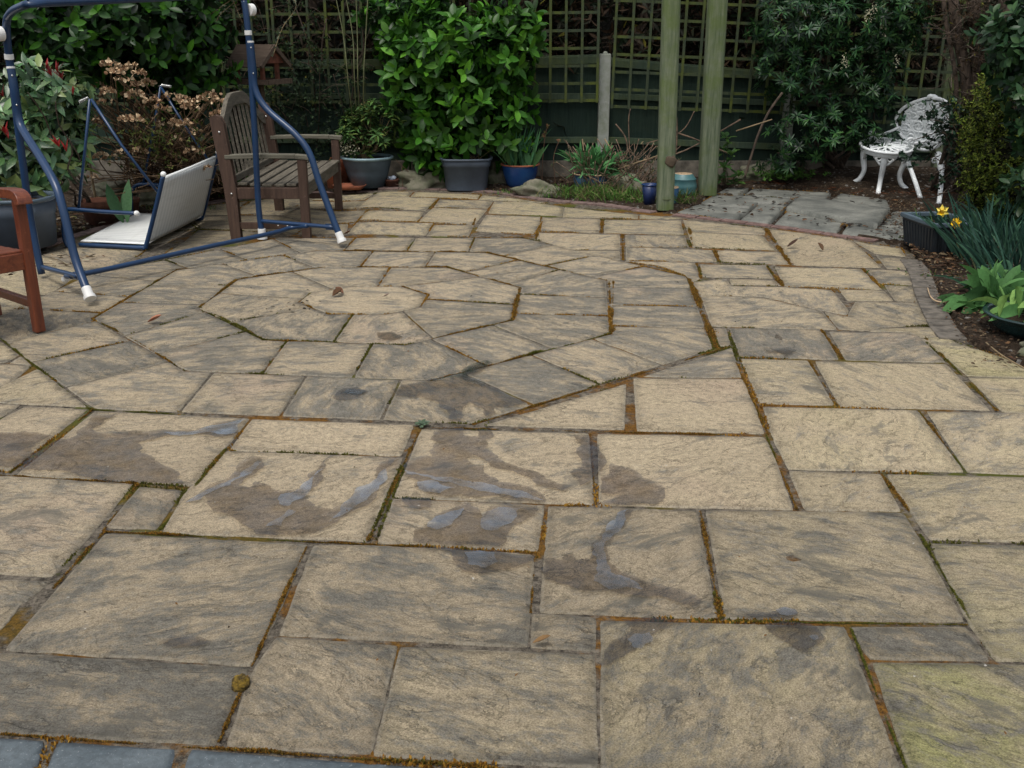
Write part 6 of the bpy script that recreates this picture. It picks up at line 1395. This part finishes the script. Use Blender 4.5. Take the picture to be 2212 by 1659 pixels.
# bare twiggy shrub between the blue pots and the posts
t = plant('pruned_shrub', P(1350, 435) + Vector((0, .4, 0)), 'cut back shrub of bare brown twigs left of the thick post', 'shrub')
mb = MB(); tips = []; r_ = P(1340, 430) + Vector((0, .45, 0))
for k in range(120):
    a = r_ + Vector((random.uniform(-.35, .3), random.uniform(-.25, .25), 0)); b = a + Vector((random.uniform(-.3, .35), random.uniform(-.2, .2), random.uniform(.12, .5))); pts = bez([a, a.lerp(b, .5) + Vector((random.uniform(-.08, .08), 0, .03)), b], 4); mb.tube(pts, random.uniform(.002, .006), 5); tips += pts[4:]
for pp, rr in (([(1395, 452), (1388, 420), (1400, 395)], .004), ([(1375, 452), (1392, 425), (1410, 400)], .004), ([(1400, 455), (1412, 430), (1395, 405)], .004), ([(1345, 440), (1350, 400), (1345, 370), (1330, 345)], .009), ([(1343, 445), (1330, 420), (1300, 380), (1255, 350)], .006), ([(1320, 372), (1400, 345), (1480, 325), (1600, 258)], .008), ([(1300, 360), (1350, 340), (1352, 300), (1330, 268)], .007), ([(1220, 335), (1245, 330), (1270, 360)], .003), ([(1345, 350), (1370, 330), (1380, 300)], .005), ([(1395, 310), (1470, 285), (1500, 240)], .005), ([(1460, 330), (1462, 280), (1458, 230), (1455, 205)], .010), ([(1440, 280), (1500, 300), (1570, 330)], .008), ([(1290, 300), (1330, 360), (1360, 410)], .005), ([(1360, 330), (1358, 260), (1362, 235)], .005)):
    mb.tube(bez([D(x, y, 10.2) for x, y in pp], 5), rr, 6)
put('stem', mb, simple('pinkish_twig', (.15, .10, .065), .85, .3, 20, .3, .003), t, True)
k = RNG.integers(0, len(tips), 260); put_arrays('foliage', [shoots([tuple(tips[i]) for i in k], RNG.normal(0, 1, (260, 3)), 3, .035, .014, [(.07, .09, .045), (.12, .10, .05), (.05, .07, .035)], 'lance')], M['matte_leaf'], t)
t = plant('rose_stem', P(1140, 400) + Vector((0, .5, 0)), 'thin reddish briar stems in front of the fence right of the big laurel', 'plant'); mb = MB()
for pp in ([(1172, 400), (1172, 350), (1178, 290), (1185, 270)], [(1172, 400), (1160, 340), (1135, 300)], [(905, 410), (890, 380), (855, 345)], [(870, 405), (868, 360)], [(905, 405), (880, 402), (840, 396)], [(1200, 400), (1196, 340), (1210, 300)], [(900, 405), (912, 385), (950, 372)]): mb.tube(bez([D(x, y, 10.45) for x, y in pp], 5), .0035, 5)
put('stem', mb, simple('briar', (.11, .06, .035), .7), t, True); put_arrays('foliage', [shoots([tuple(D(x, y, 10.45)) for x, y in ((1185, 272), (1180, 285), (1135, 300), (1148, 305), (1208, 302), (1175, 292))], RNG.normal(0, 1, (6, 3)), 8, .03, .018, [(.10, .10, .03), (.12, .06, .03)], 'oval')], M['matte_leaf'], t)
# tall dark pieris in front of the right hand fence
pl = P(1830, 400) + Vector((0, .45, 0)); t = plant('pieris', pl, 'tall dark evergreen with whorled leaves between the posts and the white chair', 'shrub')
spec = [(1700, 60, 10.4, 80, 75, .4, 2.4), (1760, 40, 10.3, 90, 60, .4, 2), (1850, 50, 10.3, 90, 60, .4, 2), (1930, 70, 10.2, 70, 50, .35, 1.3), (1690, 150, 10.4, 55, 75, .35, 1.6), (1780, 140, 10.3, 80, 65, .4, 2), (1870, 150, 10.3, 70, 60, .35, 1.6), (1740, 290, 10.3, 75, 55, .35, 1.5), (1830, 275, 10.3, 75, 50, .35, 1.4), (1800, 215, 10.4, 90, 40, .3, 1), (1900, 210, 10.3, 45, 50, .3, .9), (1690, 345, 10.4, 50, 35, .25, .5), (1760, -20, 10.4, 160, 40, .5, 1.5), (1960, 20, 10.0, 80, 35, .3, 1), (1870, 300, 10.25, 60, 30, .25, .6)]
put_arrays('foliage', crown(spec, 900, 12, .085, .020, PG, 'lance', ang=(50, 95), droop=.3, back=.02, upb=.6, lo=.5) , M['leaf'], t)
brs = [D(x, y, 10.4) for x, y in ((1700, 60), (1760, 40), (1850, 60), (1930, 90), (1690, 150), (1790, 140), (1870, 150), (1740, 290), (1830, 270), (1680, 330), (1900, 220))]
branches('trunk', pl, brs, .024, 'bark', t, 7, .12, .006)
put_arrays('blossom', flowers([D(x, y, 9.95) for x, y in ((1888, 18), (1893, 28), (1880, 30), (1872, 35), (1905, 50), (1908, 62), (1822, 132), (1826, 137), (1938, 134))], (.50, .48, .33), 20, .03), M['matte_leaf'], t)
mb = MB(); mb.tube(bez([D(x, y, 10.1) for x, y in ((1608, 385), (1625, 330), (1640, 285), (1662, 240), (1690, 200))], 5), .012, 7); tag(put('fallen_branch', mb, M['bark'], None, True), 'crooked bare branch leaning from the soil towards the tall dark shrub', 'branch')
for x0, y0, x1, y1, Y, lab in ((1590, 283, 1668, 258, 10.0, 'straight pale cane slanting across right of the farther post'), (1335, 365, 1440, 330, 10.0, 'pale cane lying slanted from the twiggy shrub to the thick post'), (1306, 300, 1358, 382, 10.3, 'greenish cane leaning right of the concrete post')):
    mb = MB(); mb.tube([D(x0, y0, Y), D(x1, y1, Y)], .0065, 7); tag(put('cane', mb, M['cane'], None, True), lab, 'cane')
# ivy over the white chair
iv = P(2060, 450) + Vector((0, .3, 0)); t = plant('ivy', iv, 'trailing ivy sprays hanging over the back of the white chair', 'climber'); mb = MB(); tips = []
for k in range(13):
    a = D(2080 + random.uniform(-15, 30), random.uniform(160, 430), 9.35); b = D(random.uniform(1985, 2055), random.uniform(215, 400), 9.45 + random.uniform(-.1, .15)); pts = bez([a, a.lerp(b, .5) + Vector((0, -.1, .05)), b], 5); mb.tube(pts, .0028, 4); tips += pts[2:]
put('stem', mb, M['bark'], t); tips += [D(x, y, 9.5) for x, y in ((1950, 340), (1970, 345), (1930, 300), (1945, 250), (1962, 345))] * 3
n = len(tips); put_arrays('foliage', [shoots([tuple(Vector(q) + Vector((random.gauss(0, .03), random.gauss(0, .03), random.gauss(0, .03)))) for q in tips * 2], RNG.normal(0, 1, (n * 2, 3)), 4, .042, .024, [(.022, .055, .03), (.035, .075, .04), (.015, .035, .02)], 'oval')], M['leaf'], t)
# right hand hedge: brown interior and trunks, tiny leaved hedge, broad leaved shrub
t = plant('conifer_tree', P(2110, 440) + Vector((0, .7, 0)), 'dark brown bare trunk of an old conifer behind the white chair', 'tree'); mb = MB()
for x0, x1, r in ((2100, 2060, .05), (2085, 2100, .045), (2130, 2110, .035), (2150, 2170, .05), (2075, 2040, .02)):
    mb.tube(bez([P(x0, 440) + Vector((0, .7, 0)), D((x0 + x1) / 2 + 8, 220, 9.5), D(x1, 20, 9.5), D(x1 - 10, -200, 9.5)], 6), [r] * 14 + [r * .7] * 5, 9)
for k in range(170):
    a = D(random.uniform(2050, 2150), random.uniform(-20, 430), 9.4); b = a + Vector((random.uniform(-.35, .3), random.uniform(-.4, .1), random.uniform(-.15, .2))); mb.tube(bez([a, a.lerp(b, .5) + Vector((0, 0, random.uniform(-.05, .05))), b], 3), random.uniform(.002, .006), 4)
put('trunk', mb, M['bark'], t, True)
put_arrays('foliage', crown([(2100, 60, 9.4, 70, 90, .35, 1), (2090, 300, 9.5, 50, 130, .3, 1), (2150, 150, 9.3, 70, 130, .3, 1), (2030, -20, 9.8, 90, 50, .4, 1)], 1300, 5, .045, .010, [(.035, .022, .012), (.05, .032, .016), (.02, .025, .012)], 'lance', lo=.1), M['matte_leaf'], t)
hl2 = P(2190, 480) + Vector((0, .5, 0)); t = plant('box_hedge', hl2, 'olive hedge of tiny leaves at the right edge above the daffodils', 'hedge')
spec = [(2150, 250, 8.7, 75, 90, .4, 2), (2200, 330, 8.2, 90, 110, .4, 3), (2140, 400, 8.5, 60, 75, .3, 2), (2190, 200, 8.4, 60, 60, .4, 1.5), (2130, 330, 8.8, 50, 80, .3, 1.5), (2230, 420, 7.9, 80, 90, .4, 2), (2120, 460, 8.5, 35, 40, .2, .6)]
put_arrays('foliage', crown(spec, 4200, 7, .026, .013, [(.09, .13, .016), (.14, .19, .022), (.055, .085, .012), (.21, .25, .04), (.03, .05, .01)], 'tiny', lo=.5, back=.06), M['matte_leaf'], t)
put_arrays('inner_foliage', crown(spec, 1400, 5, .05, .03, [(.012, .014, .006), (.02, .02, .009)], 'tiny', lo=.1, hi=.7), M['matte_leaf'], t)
mb = MB()
for k in range(26): a = hl2 + Vector((random.uniform(-.4, .3), random.uniform(-.2, .2), 0)); b = D(random.uniform(2120, 2212), random.uniform(180, 400), 8.5); mb.tube(bez([a, a.lerp(b, .5), b], 4), .006, 5)
put('branch', mb, M['bark'], t)
t = plant('viburnum', P(2215, 470), 'shrub of larger oval blue green leaves at the far right edge', 'shrub')
spec = [(2210, 80, 7.6, 55, 80, .3, 2), (2175, 120, 7.8, 40, 60, .25, 1), (2215, 190, 7.6, 45, 60, .3, 1.3), (2200, 420, 7.4, 50, 50, .25, 1), (2150, 70, 8.0, 40, 40, .25, .6), (2215, 280, 7.6, 30, 50, .25, .6)]
put_arrays('foliage', crown(spec, 260, 6, .085, .042, [(.022, .06, .024), (.035, .085, .032), (.014, .04, .016), (.05, .11, .036)], 'oval', back=.05), M['leaf'], t)
branches('branch', P(2215, 470), [D(x, y, 7.7) for x, y in ((2200, 60), (2170, 110), (2212, 180), (2190, 400), (2150, 70))], .012, 'bark', t)
# conifers beyond the fence: one deep dark belt
def belt(x0, x1, y, h, n, label, seed):
    c = ((x0 + x1) / 2, y, 0); t = plant('conifer_tree', c, label, 'tree', None)
    k = n; p = np.stack([RNG.uniform(x0 - .3, x1 + .3, k), y + RNG.normal(0, .35, k) - .1, RNG.uniform(.05, h, k)], 1)
    put_arrays('foliage', [shoots(p, RNG.normal(0, .6, (k, 3)) + [0, -.6, -.1], 5, .15, .035, [(.016, .018, .009), (.030, .022, .012), (.012, .022, .010), (.045, .028, .016)], 'lance', ang=(20, 80), droop=.3)], M['matte_leaf'], t)
    mb = MB()
    mb.tube([Vector((c[0], y + .15, 0)), Vector((c[0] + .1, y + .15, h))], [.11, .05], 9)
    for i in range(46):
        z = random.uniform(.3, h); a = Vector((c[0] + .03, y + .1, z)); b = a + Vector((random.uniform(-1, 1), random.uniform(-.5, .1), random.uniform(-.25, .25))); mb.tube(bez([a, a.lerp(b, .5) + Vector((0, 0, .06)), b], 3), random.uniform(.004, .012), 5)
    put('trunk', mb, M['bark'], t, True)
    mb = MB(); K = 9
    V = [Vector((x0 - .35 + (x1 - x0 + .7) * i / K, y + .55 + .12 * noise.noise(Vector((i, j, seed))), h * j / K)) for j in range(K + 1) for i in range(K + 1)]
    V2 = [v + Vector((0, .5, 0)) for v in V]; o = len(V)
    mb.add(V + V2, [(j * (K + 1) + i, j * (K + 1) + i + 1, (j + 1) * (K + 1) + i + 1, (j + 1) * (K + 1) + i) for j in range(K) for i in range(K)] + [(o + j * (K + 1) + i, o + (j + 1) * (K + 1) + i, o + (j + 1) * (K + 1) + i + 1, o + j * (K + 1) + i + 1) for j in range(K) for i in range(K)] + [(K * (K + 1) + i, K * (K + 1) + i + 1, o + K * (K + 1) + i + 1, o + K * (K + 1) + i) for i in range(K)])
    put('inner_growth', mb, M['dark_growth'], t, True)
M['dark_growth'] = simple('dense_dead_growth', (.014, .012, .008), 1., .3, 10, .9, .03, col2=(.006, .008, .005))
xs = [-7.5, -5.4, -3.3, -1.4, .5, 2.4, 4.3, 6.2, 8.2]
labs = ['at the far left behind the laurel hedge', 'behind the spotted laurel and hydrangea', 'behind the bird table', 'behind the bare stems left of the big laurel', 'behind the big laurel and concrete post', 'behind the two round posts', 'behind the tall dark pieris', 'behind the white chair and old trunk']
for i in range(8): belt(xs[i], xs[i + 1], 12.1 + .15 * (i % 2), 3.0, 1300, 'dark conifer beyond the fence ' + labs[i], i)
# leaf litter, needles and twigs (countless) and the few single leaves on the slabs
lp, ld, ll, lw, lc = [], [], [], [], []
def litter(pix, n, L, W, cols, z=.012):
    """pix polygon in which litter lies"""
    pw = [(PZ(x, y).x, PZ(x, y).y) for x, y in pix]; x0, x1 = min(p[0] for p in pw), max(p[0] for p in pw); y0, y1 = min(p[1] for p in pw), max(p[1] for p in pw); c = 0
    while c < n:
        X = RNG.uniform(x0, x1, n * 3); Y_ = RNG.uniform(y0, y1, n * 3); k = inside(pw, X, Y_)
        for a, b in zip(X[k], Y_[k]):
            if c >= n: break
            c += 1; lp.append((a, b, z + zlow(a, b) + random.uniform(0, .012))); an = random.uniform(0, 6.28); ld.append((math.cos(an), math.sin(an), random.uniform(-.15, .3))); ll.append(L * random.uniform(.5, 1.3)); lw.append(W * random.uniform(.6, 1.3)); lc.append(random.choice(cols))
BR = [(.095, .05, .028), (.06, .036, .024), (.14, .08, .04), (.04, .028, .02), (.20, .15, .09)]; RD = [(.20, .06, .02), (.15, .05, .02), (.10, .045, .025)]
litter([(1560, 395), (2060, 440), (2060, 360), (1580, 360)], 1500, .085, .004, RD, .02); litter([(1900, 480), (1990, 520), (1975, 560), (2100, 800), (2212, 800), (2212, 560), (2060, 545), (2000, 455), (1930, 430)], 1500, .022, .010, BR); litter([(1950, 515), (2000, 575), (2060, 600), (2070, 560), (1990, 500)], 300, .05, .015, BR)
litter([(850, 400), (1480, 440), (1480, 395), (850, 380)], 700, .045, .022, BR); litter([(0, 575), (90, 525), (330, 455), (330, 420), (0, 500)], 500, .05, .025, BR + [(.30, .27, .20), (.17, .17, .07)]); litter([(170, 430), (500, 400), (500, 430), (330, 455)], 300, .045, .02, BR)
litter([(1470, 455), (1930, 510), (1950, 430), (1600, 400)], 170, .05, .02, [(.03, .024, .02), (.05, .035, .025), (.12, .06, .03)], .006); litter([(1750, 470), (1990, 540), (1990, 470), (1850, 450)], 160, .05, .014, [(.03, .024, .02), (.07, .04, .025)], .012)
litter([(20, 600), (230, 560), (215, 540), (60, 560)], 40, .05, .018, BR + [(.3, .28, .2)], .004)
n = len(lp); nn = np.tile([0, 0, 1.], (n, 1)) + RNG.normal(0, .3, (n, 3)); tag(put_arrays('leaf_litter', [leaf_arrays(lp, ld, nn, np.array(ll), np.array(lw), np.array(lc), 'round', .5, .1)], M['twig']), 'fallen leaves, needles and bits of twig on the soil and paving edges', 'leaf litter', kind='stuff')
lp, ld, ll, lw, lc = [], [], [], [], []
litter([(300, 620), (1900, 480), (2000, 700), (900, 800), (300, 760)], 110, .016, .006, [(.05, .04, .03), (.03, .025, .02), (.14, .07, .03)], .004); litter([(600, 645), (700, 655), (700, 690), (560, 680)], 18, .022, .012, [(.03, .025, .02)], .004); litter([(0, 1000), (2212, 900), (2212, 1600), (0, 1500)], 60, .010, .005, [(.05, .035, .025), (.16, .08, .03), (.45, .43, .38)], .004)
n = len(lp); tag(put_arrays('crumbs', [leaf_arrays(lp, ld, np.tile([0, 0, 1.], (n, 1)) + RNG.normal(0, .3, (n, 3)), np.array(ll), np.array(lw), np.array(lc), 'round', .5, .1)], M['twig']), 'small dark crumbs and grit scattered over the slabs', 'grit', kind='stuff')
def leaf_thing(x, y, L, W, an, col, label, curl=-.3, fold=.8, z=.006):
    q = P(x, y, z); V = leaf_arrays([tuple(q)], [(math.cos(an), math.sin(an), .15)], [(.1, .0, 1.)], L, W, [col], 'oval', fold, curl); tag(put_arrays('fallen_leaf', [V], M['twig']), label, 'leaf')
leaf_thing(318, 696, .085, .045, .1, (.42, .19, .12), 'pinkish fallen leaf on the left part of the rosette')
leaf_thing(718, 640, .075, .05, .7, (.10, .055, .03), 'curled brown leaf near the left end of the central stone', -.3, .9); leaf_thing(742, 634, .06, .045, 2.8, (.16, .08, .05), 'crumpled dark leaf touching the curled one on the central stone', -.4, .9)
leaf_thing(826, 641, .045, .02, .0, (.35, .27, .22), 'tiny pale leaf in the middle of the central stone'); leaf_thing(1700, 533, .09, .05, .2, (.06, .035, .025), 'arched dark brown leaf on the far right slabs', -.5, .5, .01)
leaf_thing(1778, 541, .07, .04, 2.0, (.10, .06, .035), 'folded brown leaf right of the arched one on the far right slabs', -.5, 1.); leaf_thing(1150, 1389, .05, .02, 0, (.20, .12, .055), 'wisp of straw coloured moss on a joint low in the middle')
leaf_thing(742, 506, .06, .03, 0, (.13, .06, .035), 'small brown cone scrap behind the right swing foot')
for pp, col, lab in (([(2004, 622), (2010, 640), (2024, 651), (2050, 653), (2084, 648)], 'clay', 'loose loop of pale string on the soil in front of the foxglove leaves'), ([(2130, 740), (2165, 768), (2212, 795)], 'cane', 'thin pale stick lying along the patio edge at the far right')):
    mb = MB(); mb.tube(bez([P(x, y, .02) for x, y in pp], 6), .004, 5); tag(put('string' if 'string' in lab else 'stick', mb, M[col], None, True), lab, 'string' if 'string' in lab else 'stick')
# a rosette weed in a joint
t = plant('weed', P(912, 915), 'small grey green weed rosette in the joint below the rosette paving', 'weed'); n = 16; put_arrays('leaves', [leaf_arrays(np.tile(np.array(P(912, 915, .004)), (n, 1)), np.stack([np.cos(np.arange(n) * 2.4), np.sin(np.arange(n) * 2.4), RNG.uniform(.1, .6, n)], 1), np.tile([0, 0, 1.], (n, 1)), .032, .014, mixcol([(.14, .19, .13), (.10, .15, .09)], n), 'round', .3, .3)], M['matte_leaf'], t)
mb = MB(); mb.lump(P(520, 1477, .0), (.022, .026, .02), 4, 10, .3, 4); tag(put('moss_tuft', mb, simple('gold_moss', (.19, .12, .012), 1., .4, 60, 1., .01, fine=200), None, True), 'round golden moss cushion low in the left joint', 'moss')
